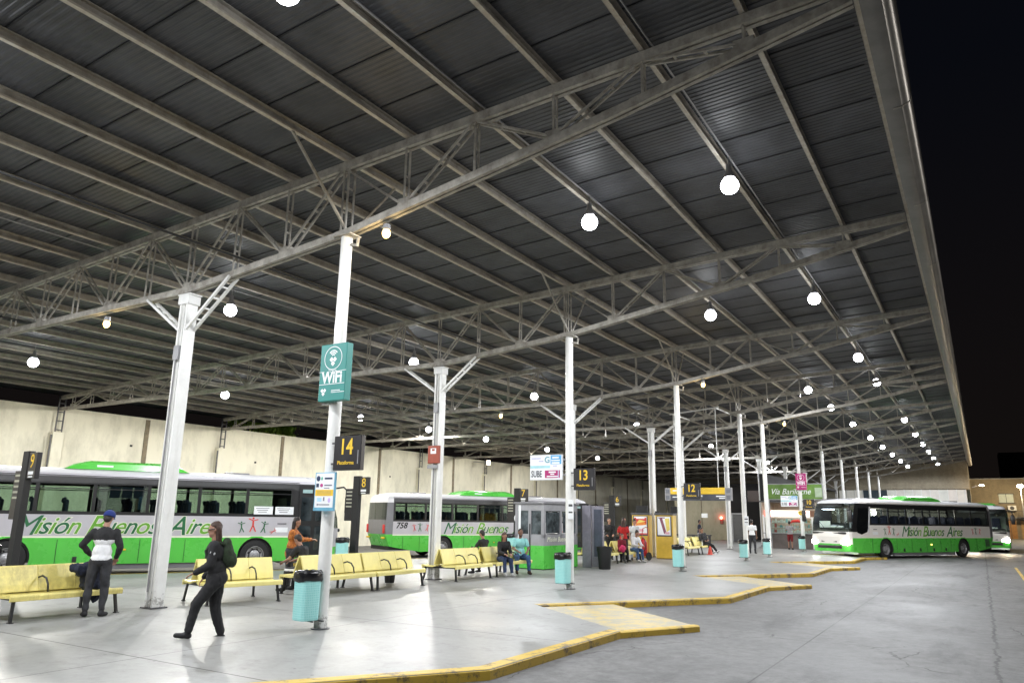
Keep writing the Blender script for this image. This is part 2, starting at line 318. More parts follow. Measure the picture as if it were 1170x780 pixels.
def wall_mat(name,col,brick=False,c2=None):
    m,nt,b=nodes(name); N=nt.nodes;L=nt.links
    tc=N.new('ShaderNodeTexCoord'); b.inputs['Roughness'].default_value=.85
    mp=N.new('ShaderNodeMapping'); mp.inputs['Scale'].default_value=(1,1,.45); L.new(tc.outputs['Object'],mp.inputs['Vector'])
    n=N.new('ShaderNodeTexNoise'); n.inputs['Scale'].default_value=1.3;n.inputs['Detail'].default_value=10;n.inputs['Roughness'].default_value=.7;L.new(mp.outputs[0],n.inputs['Vector'])
    r=N.new('ShaderNodeValToRGB'); e=r.color_ramp.elements; e[0].position=.33;e[0].color=(*(k*.76 for k in col),1);e[1].position=.55;e[1].color=(*col,1);L.new(n.outputs[0],r.inputs[0])
    out=r.outputs[0]
    if brick:
        sp=N.new('ShaderNodeSeparateXYZ');cb=N.new('ShaderNodeCombineXYZ');L.new(tc.outputs['Object'],sp.inputs[0])
        L.new(sp.outputs[0],cb.inputs[0]);L.new(sp.outputs[2],cb.inputs[1])
        br=N.new('ShaderNodeTexBrick');br.inputs['Scale'].default_value=1;br.inputs['Brick Width'].default_value=.28;br.inputs['Row Height'].default_value=.09;br.inputs['Mortar Size'].default_value=.012
        br.inputs['Color1'].default_value=(.9,.88,.85,1);br.inputs['Color2'].default_value=(1.1,1.05,1,1);br.inputs['Mortar'].default_value=(.65,.63,.6,1)
        L.new(cb.outputs[0],br.inputs['Vector'])
        mx=N.new('ShaderNodeMixRGB');mx.blend_type='MULTIPLY';mx.inputs['Fac'].default_value=1;L.new(out,mx.inputs[1]);L.new(br.outputs[0],mx.inputs[2]);out=mx.outputs[0]
    L.new(out,b.inputs['Base Color'])
    return m
M['wall']=wall_mat('cream_boundary_wall',(.72,.69,.57))
M['wall2']=wall_mat('beige_plaster',(.50,.46,.34))
M['brick']=wall_mat('tan_brick',(.44,.40,.31),True)
M['brickd']=wall_mat('tan_brick_street_block',(.33,.28,.20),True)
M['pil']=mat('grey_brown_strip',(.23,.19,.13),.8,var=.3)
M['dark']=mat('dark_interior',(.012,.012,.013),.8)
# ------------------------------------------------------------------ text
_tc={}
def text_mesh(body,size,shear=0,off=0,sx=1,align='CENTER',space=1):
    key=(body,size,shear,off,sx,align,space)
    if key in _tc: return _tc[key]
    cu=bpy.data.curves.new('t','FONT'); cu.body=body; cu.size=size; cu.shear=shear; cu.offset=off; cu.align_x=align; cu.align_y='CENTER'; cu.space_character=space; cu.resolution_u=3
    cu.fill_mode='FRONT' if hasattr(cu,'fill_mode') else cu.fill_mode
    try: cu.fill_mode='BOTH'
    except Exception: pass
    cu.extrude=.0015
    o=bpy.data.objects.new('t',cu); 
    me=evaluate(o); bpy.data.objects.remove(o)
    if sx!=1:
        for v in me.vertices: v.co.x*=sx
    _tc[key]=me; return me
def basis(o,right,up):
    r=V(right).normalized();u=V(up).normalized();n=r.cross(u)
    return Matrix(((r.x,u.x,n.x,o[0]),(r.y,u.y,n.y,o[1]),(r.z,u.z,n.z,o[2]),(0,0,0,1)))
def text_into(mb,body,size,o,right,up,m=0,**k):
    me=text_mesh(body,size,**k); B=basis(o,right,up)
    mb.add([v.co for v in me.vertices],[tuple(p.vertices) for p in me.polygons],m,B)
    return mb
# ------------------------------------------------------------------ constants
Y1=9.217; D=8.743; XC=-9.23; XS=-13.64
OFF=[-2,-1,0,1,2,3,3.5,4.5,5.5,6.5,7.5,8.5,9.5]
TY=[Y1+D*o for o in OFF]
YEND=101.0; XW=-35.3; XE=-.68
def ztop(x): return 8.52+.05*x
BC=[(-35.2,6.22),(-13.64,6.29),(-9.23,6.70),(-4,7.56),(-.70,8.22)]
def zbot(x):
    for (a,za),(b,zb) in zip(BC,BC[1:]):
        if x<=b: return za+(zb-za)*(x-a)/(b-a)
    return BC[-1][1]
# ------------------------------------------------------------------ ground
def rz_road(x,y):
    t=min(1,max(0,(-12-x)/3)); s=min(1,max(0,(y-12)/17)); return -.12-.15*s*t
xs=[-260,-120,-60,-36,-30,-26,-22,-19,-15,-12,-8,-4,0,6,20,60,140,260]
ys=[-200,-60,-20,0,6,12,16,20,24,29,40,60,100,140,200,330]
mb=MB(); nx=len(xs)
mb.v=[(x,y,rz_road(x,y)) for y in ys for x in xs]
for j in range(len(ys)-1):
    for i in range(nx-1): mb.f.append((j*nx+i,j*nx+i+1,(j+1)*nx+i+1,(j+1)*nx+i)); mb.m.append(0)
tag(mb.build('road',M['road']),kind='structure',label='grey concrete bus yard paving with dark cracks and joints')
P_=10.4
rightp=[]
for k in range(-3,9):
    rightp+= [(-8.1,3.9+P_*k),(-5.25,8.1+P_*k),(-5.25,12.0+P_*k)]
rightp=[p for p in rightp if p[1]<99.5]+[(-5.25,99.6)]
leftp=[]
for k in range(-4,8):
    leftp+=[(-22.9,21+P_*(k-1)),(-18.6,29.9+P_*(k-1))]
leftp=[p for p in leftp if p[1]<99]+[(-18.6,99.6)]
poly=rightp+leftp[::-1]
mb=MB(); mb.prism(poly,-.35,0); tag(mb.build('platform_pavement',M['floor']),kind='structure',label='polished light grey concrete platform with saw-tooth edges')
def kerb(name,pts,w,z0,z1,m,side=1,label=None):
    # strip following polyline, inner side offset to the left of travel*side
    n=len(pts);off=[]
    for i in range(n):
        p=V(pts[i]); a=(p-V(pts[i-1])).normalized() if i else None; b=(V(pts[i+1])-p).normalized() if i<n-1 else None
        na=V((-a.y,a.x)) if a else None; nb=V((-b.y,b.x)) if b else None
        if na is None: o=nb*w
        elif nb is None: o=na*w
        else:
            bi=(na+nb).normalized(); o=bi*(w/max(.35,bi.dot(na)))
        off.append(p+o*side)
    mb=MB(); vs=[];fs=[]
    ch=.02
    for i in range(n):
        p=V(pts[i]);q=off[i]; d=(p-q).normalized()
        pp=p+d*.012
        vs+=[(pp.x,pp.y,z0),(pp.x,pp.y,z1-ch),(p.x-d.x*ch,p.y-d.y*ch,z1),(q.x,q.y,z1)]
    for i in range(n-1):
        for k in range(3):
            a,b,c,d=i*4+k,(i+1)*4+k,(i+1)*4+k+1,i*4+k+1
            fs.append((a,b,c,d) if side>0 else (d,c,b,a))
    mb.add(vs,fs); return tag(mb.build(name,m),kind='structure',label=label)
for k in range(-3,9):
    y=P_*k
    if y+12>99: break
    kerb('kerb',[(-8.1,3.9+y),(-5.25,8.1+y),(-5.25,12.0+y)],.2,-.35,.006,M['kerb'],1,'worn yellow painted saw-tooth kerb on the road side')
    kerb('kerb',[(-5.25,12.004+y),(-4.42,13.55+y)],.13,-.35,-.012,M['kerb'],1,'low yellow kerb along the tip of a concrete wedge')
kerb('kerb',leftp,.15,-.4,.006,M['kerb'],-1,'yellow painted kerb along the bus bays by the wall')
mb=MB()
for k in range(-2,8):
    y=P_*k
    A=(-8.05,14.30+y);Cc=(-5.24,12.0+y);T=(-4.42,13.55+y);F=(-6.85,16.2+y)
    F=(-8.1+2.85*.36,14.3+4.2*.36+y)
    mb.prism([A,Cc,T,F],-.3,-.035,0,mside=1)
tag(mb.build('kerb_ramps',[M['wedge'],M['kerb']]),kind='structure',label='flat faded yellow concrete wedges in the notches of the kerb')
# leaf litter / small scraps are omitted except the leaf near the kerb
mb=MB()
for k in range(5):
    a=2*PI*k/5; b=a+.5; c=a-.5
    mb.add([(0,0,.006),(.05*math.cos(b),.05*math.sin(b),.02),(.11*math.cos(a),.11*math.sin(a),.008),(.05*math.cos(c),.05*math.sin(c),.016)],[(0,3,2,1)])
o=mb.build('fallen_leaf',mat('pale_dry_leaf',(.6,.58,.2),.6),loc=(-4.95,7.75,-.12)); tag(o,'small pale yellow fallen leaf on the road beside the nearest kerb','leaf')
# ------------------------------------------------------------------ canopy
can=thing('canopy_roof','large dark corrugated metal canopy roof over the bus platforms','canopy',(0,0,0))
mb=MB()
y=-14.0; prof=[]
while y<YEND:
    prof+=[(y,0),(y+.04,0),(y+.055,.010),(y+.095,.010)]; y+=.11
def zs(x): return ztop(x)+.30
for i,(yy,h) in enumerate(prof): mb.v+=[(-36.2,yy,zs(-36.2)+h),(-18,yy,zs(-18)+h),(-.45,yy,zs(-.45)+h)]
for i in range(len(prof)-1):
    a=i*3
    for k in(0,1): mb.f.append((a+k,a+k+1,a+4+k,a+3+k)); mb.m.append(0)
mb.build('roof_sheet',M['sheet'],can)
# upper skin so the roof is not paper thin
mb=MB(); x0,x1=-36.2,-.45
mb.add([(x0,-14,zs(x0)+.06),(x1,-14,zs(x1)+.06),(x1,YEND,zs(x1)+.06),(x0,YEND,zs(x0)+.06),(x0,-14,zs(x0)+.09),(x1,-14,zs(x1)+.09),(x1,YEND,zs(x1)+.09),(x0,YEND,zs(x0)+.09)],[(3,2,1,0),(4,5,6,7),(0,1,5,4),(1,2,6,5),(2,3,7,6),(3,0,4,7)])
mb.build('roof_deck',M['dgrey'],can)
mb=MB(); y=-13.6
while y<YEND-.5:
    mb.bar((-35.5,y,zs(-35.5)-.008),(-.8,y,zs(-.8)-.008),.022,.016); y+=1.1
mb.build('sheet_lap',mat('grimy_sheet_lap',(.025,.026,.03),.6),can)
NX=[-2.05-1.46*k for k in range(23)]
for i,x in enumerate([XE]+NX):
    mb=MB(); zb=ztop(x)+.115; w=.07
    # C channel: web, bottom flange, top flange with lip, slight dents left to the material
    mb.box((x-w/2,(YEND-14)/2,zb+.085),(.012,YEND+14,.17))
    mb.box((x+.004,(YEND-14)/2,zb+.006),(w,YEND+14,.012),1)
    mb.box((x+.004,(YEND-14)/2,zb+.164),(w,YEND+14,.012))
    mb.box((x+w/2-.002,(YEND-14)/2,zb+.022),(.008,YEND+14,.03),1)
    mb.build('purlin',[M['steel2'],M['steel3']],can)
# eave: flat strip + rounded fascia
mb=MB(); pr=[]
cx,cz=-.47,8.36
pr=[(-.62,8.20),(-.50,8.185),(-.38,8.19),(-.365,8.195),(-.355,8.21)]
for k in range(7):
    a=R(-75+15*k); pr.append((-.36+.13*math.cos(a),8.34+.13*math.sin(a)))
pr+=[(-.23,8.5),(-.235,8.74),(-.30,8.78)]
n=len(pr); seg=[-14]
while seg[-1]<YEND: seg.append(min(YEND+.3,seg[-1]+D/2))
for yy in seg: mb.v+=[(p[0],yy,p[1]) for p in pr]
for j in range(len(seg)-1):
    for k in range(n-1): mb.f.append((j*n+k,(j+1)*n+k,(j+1)*n+k+1,j*n+k+1)); mb.m.append(0)
fo=mb.build('eave_fascia',M['fascia'],can,smooth=True)
mb=MB()
for yy in seg[1:-1]:
    for k in range(1,n-1): 
        a,b=pr[k],pr[k+1]; mb.bar((a[0]+.003,yy,a[1]),(b[0]+.003,yy,b[1]),.012,.03,up=V((0,1,0)))
mb.build('fascia_joint',M['steel'],can)
# ------------------------------------------------------------------ trusses
def laced(a,b,w,m,name,parent,gap=.12):
    a=V(a);b=V(b); mb=MB(); L=(b-a).length; d=(b-a)/L
    for s in(-1,1):
        o=V((0,s*gap/2,0)); mb.bar(a+o,b+o,w,w,up=V((0,1,0)))
    n=max(2,int(L/.38))
    for i in range(1,n):
        p=a+d*(L*i/n); mb.bar(p+V((0,-gap/2+w/2,0)),p+V((0,gap/2-w/2,0)),w*.5,w*1.2,up=d)
    return mb.build(name,m,parent)
def truss():
    root=thing('roof_truss','x','roof truss')
    m=M['steel']
    mb=MB(); x0,x1=-35.2,-.72
    for s in(-1,1):
        o=V((0,s*.055,0)); mb.bar(V((x0,0,ztop(x0)))+o,V((x1,0,ztop(x1)))+o,.075,.15,up=V((0,0,1)))
    mb.build('top_chord',m,root)
    mb=MB()
    for (a,za),(b,zb) in zip(BC,BC[1:]):
        for s in(-1,1): mb.bar((a,s*.052,za+.02),(b,s*.052,zb+.02),.07,.13)
    # rough dust ridge lying on the chord
    x=-33.0; 
    while x<-1.5:
        l=random.uniform(.1,.5); z=zbot(x)+.085; sl=(zbot(x+.1)-zbot(x))*10
        mb.bar((x,0,z),(x+l,0,z+sl*l),random.uniform(.05,.15),random.uniform(.015,.045),1); x+=l+random.uniform(0,.25)
    mb.build('bottom_chord',[m,M['steel2']],root)
    for k,x in enumerate(NX):
        zt=ztop(x)-.07; zb=zbot(x)+.07
        if k%2==0:
            pl=MB(); pl.rbox((x,0,zbot(x)+.12),(.30,.13,.16),.02); pl.build('gusset_plate',m,root)
        if zt-zb>.15: laced((x,0,zb),(x,0,zt),.028,m,'vertical',root,.11)
        if k<len(NX)-1:
            x2=NX[k+1]
            if k%2==0: laced((x-.1,0,zb+.05),(x2+.05,0,ztop(x2)-.07),.035,m,'diagonal',root,.13)
            else: laced((x-.05,0,zt),(x2+.1,0,zbot(x2)+.12),.035,m,'diagonal',root,.13)
    laced((XC+.02,0,zbot(XC)+.08),(XC+.02,0,ztop(XC)-.07),.028,m,'vertical',root,.16)
    mb=MB(); mb.bar((XC,0,zbot(XC)+.06),(XC-.12,-1.35,ztop(XC)+.12),.04,.04); mb.bar((XC,.1,zbot(XC)+.06),(XC-.12,1.35,ztop(XC)+.12),.04,.04); mb.build('flange_brace',m,root)
    return root
tp=truss()
for i,y in enumerate(TY):
    t=tp if i==0 else copy_tree(tp)
    t.location=(0,y,0); t['group']='roof trusses spanning the canopy'
    if y<4: nm={0:'rusty steel roof truss farthest behind the camera',1:'rusty steel roof truss just behind the camera'}[i]
    else:
        nm='%s rusty lattice roof truss counted from the camera'%ORD[i-2]
        if i==2: nm='nearest rusty lattice roof truss, above the fourteen and wifi signs'
        if i==3: nm='second rusty lattice roof truss, on the column behind the thirteen sign'
        if i==4: nm='third rusty lattice roof truss, above the twelve sign column'
    t['label']=nm
# ------------------------------------------------------------------ columns
def round_col():
    root=thing('round_column','x','column')
    h=zbot(XC)
    mb=MB(); mb.lathe([(.0,.0),(.106,0),(.106,3.0),(.111,3.0),(.111,3.03),(.106,3.03),(.104,h-.04)],28); mb.build('shaft',M['whitec'],root,auto=True)
    mb=MB(); mb.rbox((0,0,h-.03),(.42,.3,.025),.005); mb.tube([(.12,0,h-.2),(.26,0,h-.24),(.28,0,h-.1)],.03,8); mb.build('cap_plate',M['steel'],root)
    mb=MB(); mb.lathe([(.15,0),(.15,.012),(.106,.02)],28); mb.build('base_ring',M['dgrey'],root)
    return root
cp=round_col(); rcl={0:'white round column carrying the teal wifi box and platform 14 sign',1:'white round column with platform 13 and blue bus pass signs',2:'white round column carrying the platform 12 sign',3:'white round column just left of its close twin, with small dark plate',4:'white round column just right of its close twin, no sign',5:'white round column carrying the magenta wifi and platform 10 signs'}
ci=0
for i,y in enumerate(TY):
    if y<4 : continue
    c=cp if ci==0 else copy_tree(cp); c.location=(XC,y,0); c['group']='white round columns along the platform edge'
    c['label']=rcl.get(ci,'white round column, %s beyond the magenta wifi sign column'%(ORD[ci-6])); ci+=1
def square_col():
    root=thing('steel_column','x','column'); h=6.20
    mb=MB()
    mb.box((-.10,0,h/2),(.055,.25,h)); mb.box((.10,0,h/2),(.055,.25,h)); mb.box((0,.02,h/2),(.145,.17,h-.02)); mb.box((-.02,-.085,h/2),(.025,.04,h-.03))
    mb.build('shaft',M['whitec'],root,bevel=.008)
    mb=MB(); mb.rbox((0,0,h-.12),(.33,.31,.2),.02); mb.rbox((0,0,h-.01),(.40,.30,.03),.005); mb.build('cap',M['white'],root)
    for s in(-1,1):
        mb=MB(); x2=s*1.35; zt=zbot(XS+x2)
        for q in(-1,1): mb.bar((s*.12,q*.09,5.45),(x2,q*.10,zt-.02),.05,.05)
        for t in(.2,.4,.6,.8):
            mb.bar(V((s*.12,-.09,5.45)).lerp(V((x2,-.1,zt-.02)),t),V((s*.12,.09,5.45)).lerp(V((x2,.1,zt-.02)),t),.03,.04,up=V((1,0,0)))
        mb.build('knee_brace',M['white'],root)
    mb=MB(); mb.rbox((-.02,-.14,4.95),(.16,.07,.3),.01); mb.tube([(-.02,-.155,4.8),(-.02,-.155,.3)],.018,8); mb.build('junction_box',M['grey'],root)
    mb=MB(); mb.rbox((0,0,.012),(.36,.34,.024),.005); mb.build('base_plate',M['dgrey'],root)
    return root
sp=square_col(); si=0
scl={0:'white square steel column nearest the camera, behind the walking woman',1:'white square steel column with the rust red box, mid picture',2:'white square steel column hidden behind the platform 13 column',3:'white square steel column between the two yellow kiosks'}
for i,y in enumerate(TY):
    if y<4: continue
    c=sp if si==0 else copy_tree(sp); c.location=(XS,y,0); c['group']='white square steel columns behind the benches'
    c['label']=scl.get(si,'white square steel column, %s beyond the yellow kiosks'%(ORD[si-4])); si+=1
o=MB(); o.rbox((0,0,0),(.42,.08,.52),.015,0); o.box((.0,-.044,.10),(.2,.01,.16),1); o.box((.0,-.046,.13),(.1,.012,.06),0); o.box((0,-.05,-.36),(.36,.06,.1),2)
tag(o.build('fire_point_box',[M['redbox'],M['signw'],M['grey']],loc=(XS,TY[3]-.18,3.55)),'rust red box with a white sticker on the square steel column','box')
# ------------------------------------------------------------------ boundary wall
wr=thing('boundary_wall','tall cream painted wall behind the parked buses','wall')
mb=MB(); y=-14; 
mb.box((XW-.15,(100.9-14)/2,3.0),(.3,114.9,6.56),0); mb.box((XW-.15,(100.9-14)/2,6.30),(.36,114.9,.06),0)
mb.build('wall',M['wall'],wr)
hb=D/2; yy=Y1-2*D; j=0
while yy<100:
    if j%2==0:
        mb=MB(); mb.box((XW+.14,yy,2.55),(.28,.5,5.3),0); mb.build('pilaster',M['wall'],wr,bevel=.02)
        mb=MB()
        for s in(-1,1): mb.box((XW+.2,yy+s*.14,5.95),(.05,.05,1.7),0)
        for z in(5.3,5.7,6.1,6.5): mb.box((XW+.2,yy,z),(.04,.25,.04),0)
        mb.box((XW+.31,yy-.33,3.9),(.05,.06,2.3),0)
        mb.build('steel_post',M['dgrey'],wr)
    else:
        mb=MB(); mb.box((XW+.02,yy,3.0),(.05,.22,6.5),0); mb.build('joint_strip',M['pil'],wr)
    yy+=hb; j+=1
mb=MB()
for (a,z) in ((21.6,4.9),(29.2,4.6),(41,4.4),(37,5.0)): mb.box((XW+.01,a,z),(.03,.12,.1))
mb.build('vent_hole',M['dark'],wr)
# tree over the wall
def tree(name,label,loc,cr,rad,n,mleaf,trunk_h):
    t=thing(name,label,'tree',loc)
    mb=MB(); mb.tube([(0,0,0),(.05,.05,trunk_h*.5),(-.1,.1,trunk_h),(0,.2,cr[2])],[.2,.16,.12,.05],10)
    for a in range(5):
        an=a*1.3; mb.tube([(-.05,.08,trunk_h*.85),(math.cos(an)*rad[0]*.5,math.sin(an)*rad[1]*.5,cr[2])],[.07,.025],7)
    mb.build('trunk',mat('tree_bark',(.07,.05,.035),.9,bump=.4),t)
    mb=MB(); cl=[(V((random.gauss(0,.5)*rad[0],random.gauss(0,.5)*rad[1],random.gauss(0,.5)*rad[2])),random.uniform(.35,.8)) for _ in range(26)]
    for i in range(n):
        c,r=random.choice(cl); p=V(cr)+c+V((random.gauss(0,1),random.gauss(0,1),random.gauss(0,1)))*r*.45
        q=Euler((random.uniform(0,6),random.uniform(0,6),random.uniform(0,6))).to_matrix(); s=random.uniform(.06,.13)
        mb.add([p+q@V(v)*s for v in((-1,0,0),(0,-.5,.1),(1,0,0),(0,.5,.1))],[(0,1,2,3)])
    mb.build('crown',mleaf,t); return t
leaf=mat('leaf_green',(.30,.48,.05),.5,var=.4,scale=2,col2=(.08,.15,.02))
tree('tree','leafy tree whose top shows over the cream wall',(XW-1.6,31.5,-.1),(0,0,7.0),(1.0,2.2,1.0),5000,leaf,5)
# ------------------------------------------------------------------ lamps
def hb_lamp(warm=False):
    r=thing('ceiling_lamp','x','lamp')
    mb=MB(); mb.lathe([(0,.30),(.05,.30),(.06,.16),(.10,.10),(.11,.03),(.09,.02)],24); mb.tube([(0,0,.28),(0,0,.5)],.012,6); mb.build('housing',M['grey'],r,auto=True)
    mb=MB(); mb.lathe([(.07,.035),(.115,.0),(.145,-.04),(.165,-.10),(.165,-.15),(.14,-.21),(.10,-.25),(.045,-.272),(0,-.278)],24); mb.build('lens',M['lampglow'],r,smooth=True)
    return r
def add_light(parent,p,col,size,blend,loc,rad=.13):
    ld=bpy.data.lights.new('lamp_light','SPOT' if size else 'POINT'); ld.energy=p; ld.color=col
    if size: ld.spot_size=R(size); ld.spot_blend=blend
    ld.shadow_soft_size=rad
    lo=bpy.data.objects.new('lamp_light',ld); link(lo,parent); lo.location=loc; return lo
PW=610
rows=[('row nearest the eave, first assumed',-3.35,[4.6,13.1,21.6,30.6,36.6,51.2,60.1,68.2,76.1,84.3,93],8.0),  # first lamp is out of view, assumed for light on the near floor
      ('second row in from the eave',-6.25,[5.0,13.1,21.4,36.5,42.9,51.1,60,68,76.1,84.3,93],7.85),
      ('row over the square columns, first two assumed, last two added',-16.8,[-4,4,12.6,20.5,29.2,41.4,56,74],7.25),  # two farthest lamps are made up to light the area beyond, first two assumed
      ('row nearest the cream wall, first assumed',-27.1,[4,12.7,20.5,28.9,34.7,40.8,49.1,57.9],6.8)]
for (rn,x,Ys,z) in rows:
    mb=MB(); mb.tube([(x+.02,-8,z+.46),(x+.02,min(YEND-2,Ys[-1]+3),z+.46)],.016,6)
    for y in TY: mb.rbox((x+.02,y+.25,z+.46),(.10,.14,.08),.01)
    mb.build('conduit',M['grey'],can)
mb=MB()
for (x,dy) in((-12.1,.09),(-20.5,-.1)): mb.tube([(x,-8,6.75 if x>-15 else 6.5),(x,YEND-1,6.75 if x>-15 else 6.5)],.022,6)
mb.build('cable_run',M['blackm'],can)
lp=hb_lamp(); first=True
assumed_rows=[('behind',-3.35,[-5],8.0),('behind',-6.25,[-5],7.85),('behind',-11.5,[-2,3],7.6)]  # lamps out of view, assumed so the near floor and people are lit
for (rn,x,Ys,z) in rows+assumed_rows:
    for i,y in enumerate(Ys):
        l=lp if first else copy_tree(lp); first=False
        l.location=(x,y,z); l['group']='round white lamps hanging under the roof'
        l['label']='glowing white round lamp, %s in the %s'%(ORD[i],rn) if rn!='behind' else 'assumed glowing white round lamp behind the camera %d m along'%int(abs(x*10)+y+9)
        l['_b']=0
        del l['_b']
        pw=PW*(.72 if x>-8 else 1)
        if y<6: pw*=.9
        pw*=random.uniform(.85,1.12)
        if x<-20: add_light(l,1050,(1,.95,.84),177,.06,(0,0,-.36)).rotation_euler=(0,R(3),0)
        else: add_light(l,pw,(.94,.965,1),178,.18,(0,0,-.36))
for i,(x,y,z,w) in enumerate([(-8.3,TY[2],6.70,'beside the top of the platform 14 column'),(-16.64,TY[2],6.10,'on the nearest truss left of the square column'),(-17.0,TY[4],6.10,'on the third truss'),(-8.2,TY[4],6.75,'right of the platform 12 column top'),(-8.1,TY[6],6.75,'right of the twin columns')]):
    r=thing('warm_bulb','small warm glowing bulb under the truss %s'%w,'lamp',(x,y,z),0,'warm bulbs fixed to the trusses')
    mb=MB(); mb.lathe([(.0,.02),(.06,.02),(.07,-.06),(.04,-.09)],16); mb.build('socket',M['grey'],r)
    mb=MB(); mb.sph((0,0,-.14),(.075,.075,.09)); mb.build('bulb',M['lampwarm'],r,smooth=True); add_light(r,22,(1,.72,.32),0,0,(0,-.02,-.30),.08)
r=thing('floodlight','warm floodlight on a bracket in front of the cream wall','lamp',(-33.6,50.9,6.0))
mb=MB(); mb.rbox((0,0,0),(.18,.42,.34),.03); mb.bar((-.1,0,0),(-1.4,0,.1),.05,.05); mb.build('housing',M['grey'],r)
mb=MB(); mb.rbox((.1,0,-.01),(.03,.38,.30),.01); mb.build('lens',emis('flood_glass',(1,.85,.55),70),r)
ld=add_light(r,500,(1,.85,.6),150,.7,(.25,0,0)); ld.rotation_euler=(0,R(-60),0)
# ------------------------------------------------------------------ buses   (x forward, y left, z up)
BW=1.27; BL=12.72
def bus(name,label,doors=True,logo_front=True,light_on=False,number=None):
    root=thing(name,label,'bus')
    G,S,W,K=M['green'],M['silver_lit'] if light_on else M['silver'],M['buswhite'],M['black']
    zl=[.28,1.07,1.12,1.38,1.74,1.82,2.65,2.86,2.96,3.05,3.11,3.14]
    half=[1.24,BW,BW,BW,BW,BW,BW-.02,BW-.05,BW-.09,BW-.2,BW-.42,BW-.8]
    frx=[.0,.05,.06,.04,.0,-.03,-.28,-.40,-.5,-.75,-1.2,-1.6]   # front offset per level
    rrx=[.25,.05,.04,.03,.03,.03,.06,.10,.16,.3,.55,.8]
    xs=[.45,2.2,3.7,5.2,6.7,8.2,9.7,11.2,12.0]
    def ring(i):
        h=half[i]; z=zl[i]; pts=[]
        xr=rrx[i]; xf=BL+frx[i]
        # right side (y=-h) rear to front
        lifts=0
        for x in xs: pts.append((max(x,xr+.25),-h,z,'R'))
        # front arc
        for k in range(1,12):
            a=-PI/2+PI*k/12
            e=.42; cx=math.copysign(abs(math.cos(a))**e,math.cos(a)); sy=math.copysign(abs(math.sin(a))**.55,math.sin(a))
            pts.append((xf-.45+.72*cx if True else 0,h*sy,z,'F'))
        for x in reversed(xs): pts.append((max(x,xr+.25),h,z,'L'))
        for k in range(1,8):
            a=PI/2+PI*k/8
            cx=math.copysign(abs(math.cos(a))**.45,math.cos(a)); sy=math.copysign(abs(math.sin(a))**.5,math.sin(a))
            pts.append((xr+.2+.2*cx,h*sy,z,'B'))
        return pts
    rings=[ring(i) for i in range(len(zl))]
    # lift the rear and front lower edge
    def fix(p,i):
        x,y,z,s=p
        if i==0:
            if x<2.0: z+=(2.0-x)*.16
            if x>11.6: z+=(x-11.6)*.07
        return (x,y,z)
    n=len(rings[0])
    parts={'shell':MB(),'windshield':MB(),'rear_window':MB()}
    for i in range(len(zl)-1):
        for k in range(n):
            k2=(k+1)%n; a,b,c,d=rings[i][k],rings[i][k2],rings[i+1][k2],rings[i+1][k]
            s=a[3] if a[3]==b[3] else 'C'
            q=[fix(a,i),fix(b,i),fix(c,i+1),fix(d,i+1)]
            tgt='shell'; m=0
            mx=(a[0]+b[0])/2; z=zl[i]
            if s in('R','L'):
                if i==0: continue
                if i==5: 
                    if mx<11.2: continue
                    m=5
                else: m={1:6,2:1,3:1,4:5,6:5,7:1,8:2,9:2,10:2}[i]
            else:
                front=mx>6
                if front:
                    if s=='F' and 3<=i<=6: tgt='windshield'
                    m={0:0,1:1,2:1,3:5,4:5,5:5,6:5,7:2,8:2,9:2,10:2}[i]
                else:
                    if i==5 and s=='B' : tgt='rear_window'
                    m={0:0,1:0,2:3,3:3,4:3,5:3,6:2,7:2,8:2,9:2,10:2}[i]
            if i==0 and s=='F':
                t=.55; ml=[q[0],q[1],tuple(q[1][j]*(1-t)+q[2][j]*t for j in range(3)),tuple(q[0][j]*(1-t)+q[3][j]*t for j in range(3))]
                parts['shell'].add(ml,[(0,1,2,3)],0); parts['shell'].add([ml[3],ml[2],q[2],q[3]],[(0,1,2,3)],1); continue
            parts[tgt].add(q,[(0,1,2,3)],m if tgt=='shell' else 0)
    # lower side panels with wheel arches
    WX=(3.2,10.1); 
    for s in(-1,1):
        h=BW-.0; out=[(.5,.28+.24),(.5,1.07),(12.0,1.07),(12.0,.28+.03)]
        pts=[(12.0,.31)]
        for wx in reversed(WX):
            r=.57
            for k in range(0,15):
                a=R(-20+220*k/14)
                zz=.5+r*math.sin(a)
                pts.append((wx+r*math.cos(a),max(.29,zz)))
        pts+= [(2.0,.28),(.45,.52),(.45,1.07),(12.0,1.07)]
        v=[(p[0],s*(BW-.03*(1.07-p[1])/.79),p[1]) for p in pts]
        f=tuple(range(len(v))); f=f if s>0 else f[::-1]
        parts['shell'].add(v,[f[::-1]],0)
        for wx in WX:
            vs=[];fs=[];
            for k in range(15):
                a=R(-15+210*k/14)
                for (yy,rr) in ((BW-.005,.57),(BW-.5,.57)): vs.append((wx+rr*math.cos(a),s*yy,.5+rr*math.sin(a)))
            for k in range(14): fs.append((k*2,k*2+2,k*2+3,k*2+1))
            parts['shell'].add(vs,fs,4)
            vs=[];fs=[]
            for k in range(15):
                a=R(-15+210*k/14)
                for (yy,rr) in ((BW+.012,.57),(BW+.012,.63)): vs.append((wx+rr*math.cos(a),s*yy,min(1.105,.5+rr*math.sin(a))))
            for k in range(14): fs.append((k*2,k*2+1,k*2+3,k*2+2))
            parts['shell'].add(vs,fs,0)
    # floor + bottom + luggage door seams
    parts['shell'].box((6.3,0,.72),(12.0,2.3,.7),4)
    parts['shell'].box((5.0+1.65,0,.28),(5.4,2.36,.26),3)  # dark grey box added below the green, stands in for shade under the bus
    parts['shell'].box((12.0-.4,0,.33),(1.3,2.3,.2),3)
